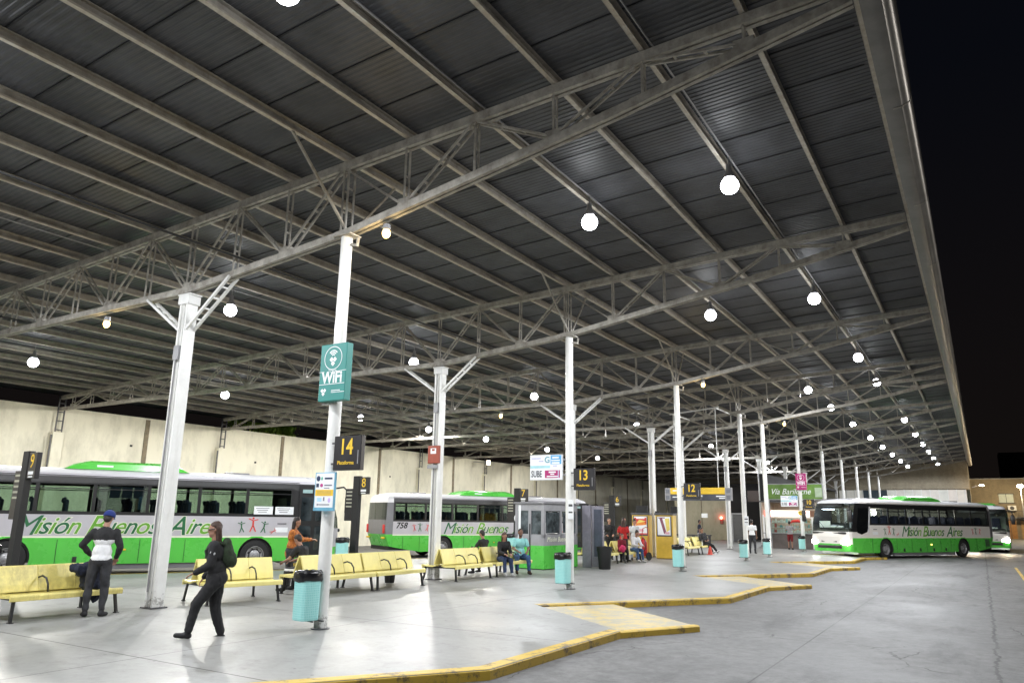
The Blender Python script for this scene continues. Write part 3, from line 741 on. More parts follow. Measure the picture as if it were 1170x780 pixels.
    for s in(-1,1):
        for x in(4.4,5.35,6.6,7.9,9.2,11.2,1.0,1.9): parts['shell'].box((x,s*(BW+.0015),.68),(.012,.004,.68),4)
        for x in(4.9,6.0,7.2,8.6): parts['shell'].rbox((x,s*(BW+.003),.45),(.11,.012,.16),.003,4)
        parts['shell'].box((5.9,s*(BW+.0025),2.885),(11,.006,.02),4)
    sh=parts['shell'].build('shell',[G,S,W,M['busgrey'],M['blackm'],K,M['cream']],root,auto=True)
    parts['windshield'].build('windshield',M['glassd'] if not light_on else M['glass'],root,smooth=True)
    parts['rear_window'].build('rear_window',M['glassd'],root)
    # windows
    xw=[.5,2.2,3.7,5.2,6.7,8.2,9.7,11.2]
    for s in(-1,1):
        for a,b in zip(xw,xw[1:]):
            mb=MB(); mb.box(((a+b)/2,s*(BW-.022),2.235),(b-a-.10,.006,.83)); mb.build('window_pane',(M['glassd'] if (s<0 and 5<a<6) else M['glass']) if not light_on else M['glassm'],root)
            if int(a*10)%2==0 or True:
                mb=MB(); mb.box(((a+b)/2,s*(BW-.014),2.50),(b-a-.1,.012,.028)); mb.build('window_rail',K,root)
        mb=MB()
        for x in xw: mb.box((x,s*(BW-.02),2.235),(.10,.05,.83))
        mb.box((5.85,s*(BW-.02),1.81),(10.8,.03,.05)); mb.box((5.85,s*(BW-.02),2.66),(10.8,.03,.05))
        mb.build('window_frame',K,root)
    # interior
    mb=MB(); mb.box((6.0,0,1.05),(11.6,2.4,.04)); mb.box((6.0,0,2.84),(10.4,2.1,.03)); 
    for s in(-1,1): mb.box((6.0,s*(BW-.10),1.42),(11.2,.03,.7))
    mb.box((.5,0,1.9),(.05,2.3,1.6)); mb.box((11.35,.62,1.75),(.04,1.1,1.3))
    mb.build('interior',M['inter'],root)
    sm=MB()
    for sd in(-.27,.27):
        sm.rbox((0,sd,.42),(.45,.44,.12),.04); sm.rbox((-.24,sd,.78),(.12,.44,.72),.05); sm.rbox((-.30,sd,1.12),(.10,.28,.16),.04)
        sm.box((.0,sd*1.95,.6),(.3,.04,.05))
    me=sm.mesh('seat',M['seatblue'],True)
    for s in(-1,1):
        for k in range(11):
            o=bpy.data.objects.new('seat',me); link(o,root); o.location=(1.3+k*.86,s*.68,1.05)
    mb=MB()
    mb.rbox((11.75,.6,1.45),(.5,.5,.12),.03); mb.rbox((11.5,.6,1.9),(.12,.48,.75),.05)
    mb.build('seat',M['seatblue'],root)
    mb=MB(); mb.rbox((12.45,0,1.35),(.5,2.1,.45),.08); mb.tube([(12.15,.6+.22*math.cos(a),1.72+.22*math.sin(a)) for a in[2*PI*k/16 for k in range(17)]],.018,6); mb.build('dashboard',M['blackm'],root)
    # wheels
    for wx in WX:
        for s in(-1,1):
            Mw=Matrix.Translation((wx,s*(BW-.16),.5))@Matrix.Rotation(-s*PI/2,4,'X')
            mb=MB(); mb.lathe([(.27,-.13),(.40,-.14),(.48,-.11),(.5,-.05),(.5,.05),(.48,.11),(.40,.14),(.29,.13)],36,M=Mw); t=mb.build('wheel',M['rubber'],root,auto=True)
            mb=MB(); mb.lathe([(.29,.13),(.275,.13),(.25,.06),(.17,.03),(.16,.10),(.13,.12),(.07,.125),(.06,.16),(0,.17)],32,M=Mw)
            for k in range(10):
                a=2*PI*k/10; mb.lathe([(.0,.07),(.016,.07),(.016,.02)],8,M=Mw@Matrix.Translation((.135*math.cos(a),.135*math.sin(a),.06)))
            mb.build('rim',M['rim'],t,auto=True)
            mb=MB()
            for k in range(8):
                a=2*PI*(k+.5)/8; mb.sph((.212*math.cos(a),.212*math.sin(a),.05),(.03,.03,.012),M=Mw,u=10,v=6)
            mb.build('vent_hole',M['blackm'],t)
    # roof unit
    mb=MB()
    vs=[]; pr=[(4.3,.0),(4.55,.16),(5.0,.27),(7.2,.27),(7.55,.2),(7.85,.0)]
    for (x,z) in pr:
        for (y,f) in ((-.95,0),(-.9,.7),(-.7,1),(.7,1),(.9,.7),(.95,0)): vs.append((x,y,3.10+z*f+.0))
    fs=[]
    for i in range(len(pr)-1):
        for k in range(5): a=i*6+k; fs.append((a,a+1,a+7,a+6))
    mb.add(vs,fs,0); mb.build('roof_unit',[G],root,auto=True)
    mb=MB(); mb.rbox((9.5,.0,3.16),(.8,.7,.08),.03); mb.rbox((2.2,0,3.16),(.8,.7,.08),.03); mb.build('roof_hatch',M['busgrey'],root,auto=True)
    mb=MB(); mb.box((5.4,-.925,3.21),(.45,.012,.06)); mb.build('roof_sticker',M['signw'],root)
    # mirrors
    for s in(-1,1):
        mb=MB(); mb.tube([(12.55,s*1.12,2.72),(12.95,s*1.4,2.80),(13.08,s*1.48,2.65),(13.1,s*1.48,2.5)],.03,8); mb.rbox((13.08,s*1.48,2.18),(.14,.24,.62),.06); mb.build('side_mirror',K,root,auto=True)
    # headlights / tail lights
    for s in(-1,1):
        mb=MB(); mb.rbox((12.88,s*.92,.84),(.26,.50,.26),.09); mb.build('headlight',emis('headlight_on',(1,.97,.9),45) if light_on else M['glassc'],root,auto=True)
        mb=MB(); mb.rbox((.04,s*1.08,1.38),(.1,.14,.42),.03,0); mb.rbox((.05,s*1.0,.95),(.1,.28,.08),.02,1); mb.build('tail_light',[M['redv'],M['ylsign']],root,auto=True)
    mb=MB(); mb.rbox((12.98,0,.60),(.1,1.5,.16),.03); mb.rbox((12.99,0,.88),(.06,1.0,.10),.02); mb.rbox((12.95,0,1.31),(.16,2.1,.12),.04); mb.build('grille',K,root,auto=True)
    mb=MB(); 
    for s in(-1,1): mb.bar((12.96,s*.1,1.35),(12.78,s*.75,1.9),.02,.02)
    mb.build('wiper',K,root)
    mb=MB(); mb.rbox((12.62,0,2.78),(.5,1.3,.16),.04); mb.build('destination_display',M['blackm'],root)
    # lettering on both sides
    def side(s,x,z): return (x,s*(BW+.004),z)
    for s in(-1,1):
        rt=V((1,0,0)) if s<0 else V((-1,0,0))
        words=[('Misión',4.05,0),('Buenos',6.05,1),('Aires',8.05,2)]
        if s>0: words=[('Misión',7.9,0),('Buenos',5.95,1),('Aires',4.0,2)]
        for w,x,q in words:
            hi=MB();cm=MB()
            # letter by letter, alternating greens
            adv=[]; tot=0
            for ch in w:
                sz=.82 if not adv else .70
                me=text_mesh(ch,sz,sx=1.0); xsr=[v.co.x for v in me.vertices]; wd=(max(xsr)-min(xsr))
                adv.append(wd+.03); tot+=adv[-1]
            cx=-tot/2
            for j,ch in enumerate(w):
                ox=cx+adv[j]/2; cx+=adv[j]
                sz=.82 if j==0 else .70; dz=0
                o=V(side(s,x,1.40+dz))+rt*ox
                text_into(hi,ch,sz,o+V((0,s*.004,0)),rt,(0,0,1),(j+q)%2,shear=.40,sx=1.0,off=0 if ch=='M' else .006)
                text_into(cm,ch,sz,o,rt,(0,0,1),0,shear=.40,sx=1.0,off=0 if ch=='M' else .022)
            cm.build('lettering_outline',M['cream'],root); hi.build('lettering',[M['dgreen'],M['lgreen']],root)
        # little dancing figures
        def fig(mb,o,h,m,rot=0):
            o=V(o)
            def pt(u,v): 
                c,si=math.cos(rot),math.sin(rot); u,v=u*c-v*si,u*si+v*c
                return o+rt*u*h+V((0,0,v*h))
            up=V((0,s,0))
            for a,b,w in (((0,.05),(0,.36),.11),((0,.05),(-.18,-.42),.08),((0,.05),(.2,-.4),.08),((0,.34),(-.32,.48),.06),((0,.34),(.33,.42),.06)):
                mb.bar(pt(*a),pt(*b),w*h,.004,m,up=up)
            c=pt(0,.5); mb.tube([c-up*.002,c+up*.002],.075*h,12,m)
        mb=MB(); fx=9.95 if s<0 else 9.75
        for j,(dx,h,m,r,dz) in enumerate(((-.36,.36,0,.1,-.02),(0,.48,1,0,.05),(.36,.38,0,-.15,-.02),(.66,.22,1,-1.1,-.14))):
            fig(mb,V(side(s,fx,1.40))+rt*dx+V((0,s*.004,dz)),h,m,r)
        mb.build('dancer_emblem',[M['dgreen'],M['redv']],root)
        mb=MB()
        for j,(dx,h,m,r,dz) in enumerate(((-.3,.34,1,.2,0),(0,.4,0,0,.02),(.4,.34,1,-.3,0))): fig(mb,V(side(s,1.9,1.42))+rt*dx+V((0,s*.004,dz)),h,m,r)
        mb.build('dancer_emblem',[M['dgreen'],M['redv']],root)
        if number:
            mb=MB(); text_into(mb,number,.40,side(s,.9,1.54),rt,(0,0,1),0,shear=.25,off=.010); mb.build('fleet_number',M['blackm'],root)
        mb=MB(); mb.box((10.9,s*(BW+.003),1.32),(.42,.006,.16),0); mb.box((10.9,s*(BW+.004),1.52),(.3,.006,.03),1); mb.build('notice_sticker',[M['signw'],M['dgrey']],root)
    # louvres at the rear left side and side lamp
    mb=MB()
    for k in range(8): mb.box((.85,BW+.006,.62+.05*k),(.42,.02,.03))
    mb.build('engine_louvre',M['dgrey'],root)
    mb=MB(); mb.rbox((6.2,BW+.01,.72),(.08,.03,.05),.01); mb.rbox((6.2,-BW-.01,.72),(.08,.03,.05),.01); mb.build('marker_lamp',emis('amber_marker',(1,.6,.15),6) if light_on else M['ylsign'],root)
    if doors:
        # front right door: dark opening and two folded leaves
        mb=MB(); mb.rbox((11.95,-BW-.004,1.62),(1.05,.03,2.42),.01,0)
        d=mb.build('door',[K],root)
        mb=MB()
        for x in(11.70,12.2):
            for z,hh in((1.05,.8),(2.02,.8)): mb.rbox((x,-BW-.022,z),(.38,.012,hh),.004,0)
        mb.build('door_glass',mat('door_dark_glass',(.03,.04,.045),.06,var=.5,scale=3),d)
        mb=MB(); mb.box((11.7,-BW-.03,2.62),(.34,.008,.12)); mb.box((12.2,-BW-.03,2.62),(.36,.008,.12)); mb.build('door_blind',mat('pale_teal_blind',(.3,.45,.45),.6),d)
        mb=MB()
        for x in(10.25,10.95):
            mb.box((x,-BW-.006,1.95),(.62,.008,.26),0)
            for k in range(3): mb.box((x-.03,-BW-.011,2.02-.06*k),(.44-.08*k,.003,.018),1)
        mb.build('window_notice',[M['signw'],M['dgrey']],root)
        # left driver window
    mb=MB(); pl=[(11.35,2.62),(11.35,1.75),(11.55,1.38),(12.0,1.25),(12.35,1.35),(12.35,1.7),(12.1,2.62)]
    for s in ((1,) if doors else (1,)):
        v=[(p[0],s*(BW+.004),p[1]) for p in pl]; mb.add(v,[tuple(range(len(v)))[::-1]])
    mb.build('driver_window',mat('black_glass',(.008,.009,.01),.08,var=.3),root)
    mb=MB(); mb.bar((11.2,BW+.006,2.7),(11.45,BW+.006,1.35),.09,.01,up=V((0,1,0))); mb.build('white_trim',M['buswhite'],root)
    if not light_on:
        mb=MB()
        for k in range(3): mb.box((5.75+.33*k,-BW+.03,2.42),(.29,.004,.34))
        mb.build('window_sheet',mat('blue_grey_sheet',(.16,.20,.26),.6),root)
        mb=MB(); mb.rbox((4.6,-.9,2.74),(.06,.03,.03),.01); mb.rbox((9.2,-.9,2.74),(.06,.03,.03),.01); mb.build('red_indicator',emis('red_indicator_on',(1,.08,.05),6),root)
    if light_on:
        mb=MB(); mb.rbox((12.2,-.55,2.55),(.3,.6,.03),.01); mb.build('cabin_lamp',emis('cabin_lamp_on',(.75,.8,1),14),root)
        mb=MB(); mb.box((12.62,-.5,1.75),(.02,.7,.35)); mb.rbox((12.55,.1,1.62),(.2,1.0,.12),.05); mb.build('dash_papers',M['signw'],root)
    return root
th=63
bL=bus('bus','green and silver bus with open front door behind the standing man and walking woman')
bL.location=(-25.225,8.41,-.08); bL.rotation_euler.z=R(th)
# local right side is y=-BW: shift so that the visible side passes through the fitted line
def place(b,x,y,z,deg,side,xoff):
    d=V((math.cos(R(deg)),math.sin(R(deg)),0)); l=V((-d.y,d.x,0))
    b.location=V((x,y,z))-l*(side*BW)-d*xoff; b.rotation_euler.z=R(deg)
place(bL,-25.225,8.41,-.08,63,-1,0)
b2=bus('bus','green and silver bus numbered 758 parked beyond the platform 8 post',number='758')
place(b2,-24.9,28.7,-.27,63,-1,0)
# third bus faces the camera side: its left side is seen
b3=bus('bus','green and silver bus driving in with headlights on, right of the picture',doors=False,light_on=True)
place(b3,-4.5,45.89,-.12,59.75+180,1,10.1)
b4=copy_tree(b3); b4['label']='second moving bus partly hidden behind the arriving bus, headlights blazing'
b4.rotation_euler.z=R(272); b4.location=(.30-13*math.cos(R(272)),60.6-13*math.sin(R(272)),-.12)
for b in(b3,b4):
    for s in(-1,1):
        ld=bpy.data.lights.new('headlight_beam','SPOT'); ld.energy=260; ld.spot_size=R(75); ld.spot_blend=.8; ld.color=(1,.95,.85) if b is b3 else (1,.75,.45); ld.shadow_soft_size=.1
        lo=bpy.data.objects.new('headlight_beam',ld); link(lo,b); lo.location=(13.05,s*.92,.86); lo.rotation_euler=(0,R(-84),0)
ld=bpy.data.lights.new('cabin_light','POINT'); ld.energy=60; ld.color=(.8,.85,1); ld.shadow_soft_size=.2
lo=bpy.data.objects.new('cabin_light',ld); link(lo,b3); lo.location=(12.1,-.5,2.3)
ld=bpy.data.lights.new('cabin_light','POINT'); ld.energy=160; ld.color=(1,.9,.75); ld.shadow_soft_size=.3; lo=bpy.data.objects.new('cabin_light',ld); link(lo,b3); lo.location=(6,0,2.5)  # second light is an unseen fill, added mid cabin to lift the dark windows
for b in(bL,b2):
    ld=bpy.data.lights.new('cabin_light','POINT'); ld.energy=6; ld.color=(1,.95,.85); lo=bpy.data.objects.new('cabin_light',ld); link(lo,b); lo.location=(6,0,2.6)
for b in (bL,b2,b3,b4): b['group']='green and silver buses'
# driver of the arriving bus and its led board are inside the bus model
mb=MB(); text_into(mb,'8',.01,(0,0,0),(1,0,0),(0,0,1)) if False else None

mb=MB()
for k in range(2): mb.box((12.60,-.75+.24*k,2.60),(.03,.17,.16))
mb.build('led_number_board',emis('red_led_board',(1,.10,.04),5),b4)
# ------------------------------------------------------------------ benches
def bench(name,L=1.85,worn=False):
    r=thing(name,'x','bench'); Y=M['yellowd'] if worn else M['yellow']; K=M['black']
    for s in(-1,1):
        n=3; w=L/n
        mb=MB()
        # seat: curved sheet with rolled front
        pr=[(.10,.43),(.22,.40),(.40,.405),(.55,.43),(.60,.425),(.615,.40),(.61,.33),(.585,.33),(.58,.385),(.40,.375),(.22,.37),(.10,.40)]
        vs=[];fs=[]
        for yy in(-L/2,L/2):
            for p in pr: vs.append((s*p[0],yy,p[1]))
        k=len(pr)
        for i in range(k): fs.append((i,(i+1)%k,k+(i+1)%k,k+i))
        fs+=[tuple(range(k)),tuple(range(k,2*k))[::-1]]
        mb.add(vs,fs); mb.build('seat',Y,r,bevel=.004)
        for i in range(n):
            mb=MB(); c=-L/2+w*(i+.5); g=w/2-.004
            pb=[(.18,.44),(.15,.55),(.09,.72),(.045,.84),(.03,.86),(.012,.85),(.06,.70),(.12,.55),(.15,.44)]
            vs=[];fs=[]
            for yy in(c-g,c+g):
                for p in pb: vs.append((s*p[0],yy,p[1]))
            k=len(pb)
            for q in range(k): fs.append((q,(q+1)%k,k+(q+1)%k,k+q))
            fs+=[tuple(range(k)),tuple(range(k,2*k))[::-1]]
            mb.add(vs,fs); mb.build('backrest',Y,r,bevel=.004)
        for i in(1,2):
            yy=-L/2+w*i
            mb=MB(); mb.tube([(s*.14,yy,.66),(s*.25,yy,.69),(s*.38,yy,.66),(s*.46,yy,.57),(s*.49,yy,.44)],.017,8); mb.build('armrest',K,r,smooth=True)
        for e in(-1,1):
            mb=MB(); mb.bar((s*.52,e*(L/2-.1),.38),(s*.58,e*(L/2-.06),.01),.05,.04); mb.rbox((s*.585,e*(L/2-.06),.008),(.10,.07,.016),.004); mb.build('leg',K,r)
    mb=MB(); mb.box((0,0,.375),(.06,L-.1,.05)); 
    for e in(-1,1): mb.box((0,e*(L/2-.1),.36),(1.06,.045,.045)); mb.box((0,e*(L/2-.3),.6),(.03,.03,.45))
    mb.build('frame',K,r)
    return r
bw=bench('bench',1.9,True); bn=bench('bench',1.88)
bspec=[(bw,-14.12,7.52,0,1.0,'worn yellow double bench where the capped man stands'),
(bn,-14.3,5.45,2,1,'yellow double bench cut by the left edge of the picture'),
(bn,-13.50,10.88,-14,.86,'yellow double bench behind the walking woman'),
(bn,-13.27,13.42,0,1.02,'yellow double bench behind the nearest turquoise bin, hunched man on it'),
(bn,-13.27,15.38,0,1.0,'yellow double bench just left of the column with the red box'),
(bn,-13.24,18.6,0,1.0,'yellow double bench just right of the column with the red box'),
(bn,-13.27,20.88,0,1.14,'yellow double bench with the bearded man and hooded woman seated'),
(bn,-13.3,28.1,0,1,'yellow double bench beside the black wheelless bin and waiting group'),
(bn,-13.2,30.4,0,1,'yellow double bench under the group by the yellow kiosk'),
(bn,-13.3,38.6,0,1,'far yellow double bench beside the small red cone'),
(bn,-13.3,40.9,0,1,'far yellow double bench under the sleeping man')]
used=set()
for (pr,x,y,dg,s,lab) in bspec:
    b=pr if id(pr) not in used else copy_tree(pr); used.add(id(pr))
    b.location=(x,y,0); b.rotation_euler.z=R(dg); b.scale.y=s; b['label']=lab; b['group']='yellow double benches in a row'
# ------------------------------------------------------------------ bins on columns
def cbin():
    r=thing('litter_bin','x','litter bin')
    mb=MB(); pl=[]
    for k in range(16):
        a=2*PI*k/16; pl.append((.18*math.copysign(abs(math.cos(a))**.45,math.cos(a)),.17*math.copysign(abs(math.sin(a))**.6,math.sin(a))))
    n=16; vs=[(p[0]*f,p[1]*f,z) for z,f in((.16,.95),(.18,.98),(.83,1.02)) for p in pl]
    fs=[(i*n+k,i*n+(k+1)%n,(i+1)*n+(k+1)%n,(i+1)*n+k) for i in(0,1) for k in range(n)]+[tuple(range(n))[::-1]]
    mb.add(vs,fs); mb.build('basket',M['turq'],r)
    mb=MB(); random.seed(3); vs=[];zz=[(.75,1.06),(.79,1.11),(.83,1.13),(.87,1.10),(.905,1.05),(.91,.95),(.85,.85),(.7,.8)]
    for z,f in zz:
        for p in pl: q=1+random.uniform(-.03,.05); vs.append((p[0]*f*q,p[1]*f*q,z+random.uniform(-.018,.018)))
    fs=[(i*n+k,i*n+(k+1)%n,(i+1)*n+(k+1)%n,(i+1)*n+k) for i in range(len(zz)-1) for k in range(n)]+[tuple(range((len(zz)-1)*n,len(zz)*n))]
    mb.add(vs,fs); mb.build('bin_bag',M['bag'],r,smooth=True)
    mb=MB(); mb.box((0,.16,.15),(.5,.03,.02)); mb.tube([(-.2,0,.15),(.2,0,.15)],.012,6); mb.rbox((0,.2,.75),(.1,.1,.1),.01); mb.build('bracket',M['dgrey'],r)
    return r
cb=cbin(); bl={0:'turquoise bin with black bag on the platform 14 column',1:'turquoise bin with black bag on the platform 13 column',2:'turquoise bin with black bag on the platform 12 column',3:'turquoise bin on the left one of the twin columns',4:'turquoise bin on the right one of the twin columns',5:'turquoise bin on the magenta wifi column'}
for i in range(6):
    b=cb if i==0 else copy_tree(cb); b.location=(XC-.05,TY[i+2]-.29,0) ; b['label']=bl[i]; b['group']='turquoise bins strapped to round columns'
    b.rotation_euler.z=R(-8+5*i)
for i,(lab) in enumerate(['turquoise bin at the foot of the platform 9 post','turquoise bin at the foot of the platform 8 post','turquoise bin at the foot of the platform 7 post']):
    b=copy_tree(cb); b.location=(-17.75,8.05+P_*i,.14); b.rotation_euler.z=R(20); b['label']=lab; b['group']='turquoise bins by the black platform posts'
# ------------------------------------------------------------------ platform totems
def totem(num,y,lab):
    r=thing('platform_post',lab,'platform post',(-17.75,y,0),R(-6),'black platform posts along the bus bays')
    mb=MB(); mb.rbox((0,0,1.52),(.30,.14,3.04),.012); mb.rbox((0,0,.02),(.5,.3,.04),.01); mb.build('post',M['blackm'],r)
    mb=MB(); mb.rbox((.36,-.0,2.72),(.44,.10,.56),.012); f=mb.build('number_plate',M['signblk'],r)
    mb=MB(); text_into(mb,num,.42,(.36,-.054,2.80),(1,0,0),(0,0,1),0); mb.build('number',M['ylsign'],f)
    mb=MB(); mb.box((.36,-.053,2.56),(.26,.004,.07)); mb.box((.36,-.053,2.48),(.22,.004,.03)); mb.build('caption_strip',M['signw'],f)
    mb=MB(); mb.rbox((-.36,0,2.1),(.40,.05,1.05),.01,0)
    for k in range(5): mb.box((-.36,-.03,2.52-.12*k),(.28,.004,.045),1)
    mb.build('timetable_plate',[M['signblk'],mat('pale_print',(.45,.45,.36),.6)],r)
    return r
totem('9',8.55,'black platform 9 post at far left in front of the bus')
totem('8',19.0,'black platform 8 post between the two parked buses')
totem('7',29.4,'black platform 7 post beside the grey and green booth')
totem('6',39.8,'black platform 6 post above the waiting group')
r=thing('round_sign','small white round sign fixed low on the platform 7 post','sign',(-17.6,29.25,1.72))
mb=MB(); mb.tube([(0,0,0),(0,-.03,0)],.2,24); mb.build('disc',M['signw'],r); mb=MB(); mb.bar((0,.02,0),(0,.02,-.6),.04,.03); mb.build('stem',M['black'],r)
# ------------------------------------------------------------------ platform signs on round columns
def psign(num,i,size=1):
    y=TY[i]; r=thing('platform_sign','black sign with yellow number %s on its white round column'%num,'sign',(XC+.17,y-.10,0),0,'black platform number signs')
    mb=MB(); mb.rbox((.33,-.02,2.77),(.60,.10,.56),.012); p=mb.build('panel',M['signblk'],r)
    mb=MB(); text_into(mb,num,.36,(.31,-.073,2.86),(1,0,0),(0,0,1),0,sx=.85,off=.006); mb.build('number',M['ylsign'],p)
    mb=MB(); text_into(mb,'Plataforma',.085,(.31,-.073,2.61),(1,0,0),(0,0,1),0,off=.001); mb.build('caption',M['ylsign'],p)
    mb=MB(); mb.box((.575,-.0725,2.70),(.016,.004,.22)); mb.build('side_strip',M['grey'],p)
    mb=MB()
    for z in(2.6,2.94): mb.bar((-.06,0,z),(.06,-.01,z),.05,.03); 
    mb.build('bracket',M['dgrey'],r)
    return r
psign('14',2);psign('13',3);psign('12',4)
s10=psign('10',7)
r=thing('blank_sign','dark brown sign plate on the left twin column','sign',(XC+.17,TY[5]-.12,0)); mb=MB(); mb.rbox((.3,0,2.85),(.5,.08,.5),.012); mb.build('panel',mat('dark_brown_panel',(.05,.035,.03),.5),r); mb=MB(); mb.bar((-.04,0,2.85),(.05,0,2.85),.05,.03); mb.build('bracket',M['dgrey'],r)
# wifi boxes
def wifi(i,col,lab,sz=1):
    r=thing('wifi_sign',lab,'sign',(XC+.14,TY[i]-.19,4.13)); 
    w,h,d=.60,.98,.15
    mb=MB(); mb.rbox((0,0,0),(w,d,h),.01,0); p=mb.build('box',[col],r)
    mb=MB(); yy=-d/2-.004
    # ring
    def ring(cx,cz,ro,ri,n=32,a0=0,a1=2*PI):
        vs=[];fs=[]
        for k in range(n+1):
            a=a0+(a1-a0)*k/n
            vs+=[(cx+ro*math.cos(a),yy,cz+ro*math.sin(a)),(cx+ri*math.cos(a),yy,cz+ri*math.sin(a))]
        for k in range(n): fs.append((2*k,2*k+1,2*k+3,2*k+2))
        mb.add(vs,fs)
    ring(0,.24,.205,.192)
    ring(0,.26,.12,.10,16,R(40),R(140)); ring(0,.26,.085,.065,16,R(40),R(140)); ring(0,.26,.05,.03,12,R(40),R(140))
    def emblem(cx,cz,s):
        for a,b in((-1,.35),(1,.35),(0,-.6)):
            q=[(cx+a*s*.5+s*.62*math.cos(t),yy,cz+b*s+s*.62*math.sin(t)) for t in(0,PI/2,PI,3*PI/2)]; mb.add(q,[(3,2,1,0)])
    emblem(0,.19,.075)
    mb.box((-.25,yy,.012),(.13,.002,.008)); mb.box((.25,yy,.012),(.13,.002,.008)); mb.box((0,yy,-.205),(.58,.002,.010))
    text_into(mb,'ZONA',.07,(0,yy,.012),(1,0,0),(0,0,1),0)
    text_into(mb,'WiFi',.27,(0,yy,-.10),(1,0,0),(0,0,1),0,off=.008,sx=.88)
    emblem(-.18,-.33,.06)
    mb.box((.1,yy,-.32),(.2,.002,.012)); mb.box((.15,yy,-.35),(.3,.002,.010))
    mb.build('print',M['signw'],p)
    mb=MB(); mb.bar((-.3,.05,-.52),(-.0,.1,-.50),.05,.03); mb.bar((0,.05,.45),(0,.14,.45),.2,.05); mb.bar((0,.05,-.45),(0,.14,-.45),.2,.05); mb.build('bracket',M['whitec'],r)
    return r
wifi(2,M['teal'],'teal ZONA WiFi box high on the nearest round column')
w2=wifi(7,M['pink'],'magenta WiFi box on the column near the shop')
w2.location.z=4.1
# information sheet on C1
r=thing('route_notice','framed notice with yellow band on the platform 14 column','notice',(XC+.10,TY[2]-.20,2.15))
mb=MB(); mb.rbox((0,0,0),(.46,.03,.62),.005,0); mb.box((0,-.0165,-.28),(.46,.006,.055),0); p=mb.build('frame',[mat('pale_blue_frame',(.16,.42,.58),.4)],r)
mb=MB(); y0=-.018
mb.box((0,y0,.02),(.41,.006,.55),0); y1=y0-.004
mb.box((0,y1,-.02),(.40,.003,.10),1)
mb.sph((-.15,y1,.21),(.045,.004,.045),2,u=12,v=8); mb.sph((-.07,y1,.21),(.02,.004,.03),3,u=10,v=6); mb.box((.08,y1,.21),(.17,.003,.03),2)
mb.box((-.16,y1,.10),(.06,.003,.06),2); mb.sph((-.07,y1,.10),(.035,.004,.03),4,u=10,v=6); mb.box((.08,y1,.10),(.17,.003,.022),5); mb.box((.05,y1,.055),(.12,.003,.012),5)
for k in range(4): mb.box((.0,y1-.002,.01-.02*k),(.32,.002,.004),5)
mb.box((-.1,y1,-.13),(.10,.003,.06),6); mb.box((.0,y1,-.12),(.03,.003,.06),5); mb.sph((.12,y1,-.14),(.03,.003,.04),7,u=10,v=6); mb.box((0,y1,-.21),(.26,.003,.016),5); mb.sph((-.14,y1,-.21),(.012,.003,.02),5,u=8,v=6)
mb.build('print',[M['signw'],M['ylsign'],mat('navy_print',(.02,.04,.10),.5),mat('mint_print',(.1,.5,.35),.5),mat('rose_print',(.5,.05,.25),.5),mat('grey_print',(.2,.2,.25),.5),mat('sky_print',(.45,.7,.85),.5),mat('lilac_print',(.6,.45,.8),.5)],p)
# bus pass signs (SUBE)
def sube(i,lab,x0,x1,z0,z1):
    y=TY[i]-.14; cx=(x0+x1)/2; w=x1-x0; h=z1-z0; cz=(z0+z1)/2
    r=thing('pass_sign',lab,'sign',(cx,y,cz),0,'white, blue and magenta bus pass signs')
    mb=MB(); mb.rbox((0,0,0),(w,.06,h),.006); p=mb.build('panel',M['signw'],r)
    yy=-.033
    cols=[mat('sky_blue_print',(.12,.42,.75),.5),mat('pale_cyan_print',(.4,.72,.78),.5),M['pink'],mat('charcoal_print',(.07,.08,.09),.5),mat('white_print',(.85,.87,.9),.5),mat('lavender_print',(.55,.55,.75),.5),mat('steel_blue_print',(.2,.42,.5),.5)]
    mb=MB()
    mb.box((w*.31,yy,h*.30),(w*.33,.004,h*.36),0); mb.box((-w*.18,yy,.02*h),(w*.62,.004,h*.10),1)
    mb.box((w*.20,yy,-h*.27),(w*.46,.004,h*.30),2)
    text_into(mb,'SUBE',h*.36,(-w*.29,yy-.002,-h*.27),(1,0,0),(0,0,1),3,sx=.62,off=.004)
    text_into(mb,'G',h*.34,(w*.04,yy-.002,h*.29),(1,0,0),(0,0,1),6,off=.006)
    for k,(cx_,cz_,ww,hh,m) in enumerate(((.30,.38,.20,.07,4),(.30,.27,.26,.05,4),(.30,.17,.24,.07,4),(-.30,.36,.30,.05,5),(-.15,.25,.14,.05,5),(.28,.05,.12,.05,5),(.2,-.19,.22,.06,4),(.2,-.27,.12,.05,4),(.2,-.36,.34,.05,4),(.385,-.27,.03,.30,5))): mb.box((w*cx_,yy-.003,h*cz_),(w*ww,.003,h*hh),m)
    mb.build('print',cols,p)
    mb=MB(); mb.bar((w/2-.02,.03,h*.3),(w/2+.1,.1,h*.3),.04,.04); mb.bar((w/2-.02,.03,-h*.3),(w/2+.1,.1,-h*.3),.04,.04); mb.build('bracket',M['grey'],r)
sube(3,'white, blue and magenta SUBE sign left of the platform 13 column',-10.35,-9.36,2.76,3.43)
sube(7,'small white and magenta SUBE sign left of the magenta wifi column',-10.36,-9.36,2.62,3.27)
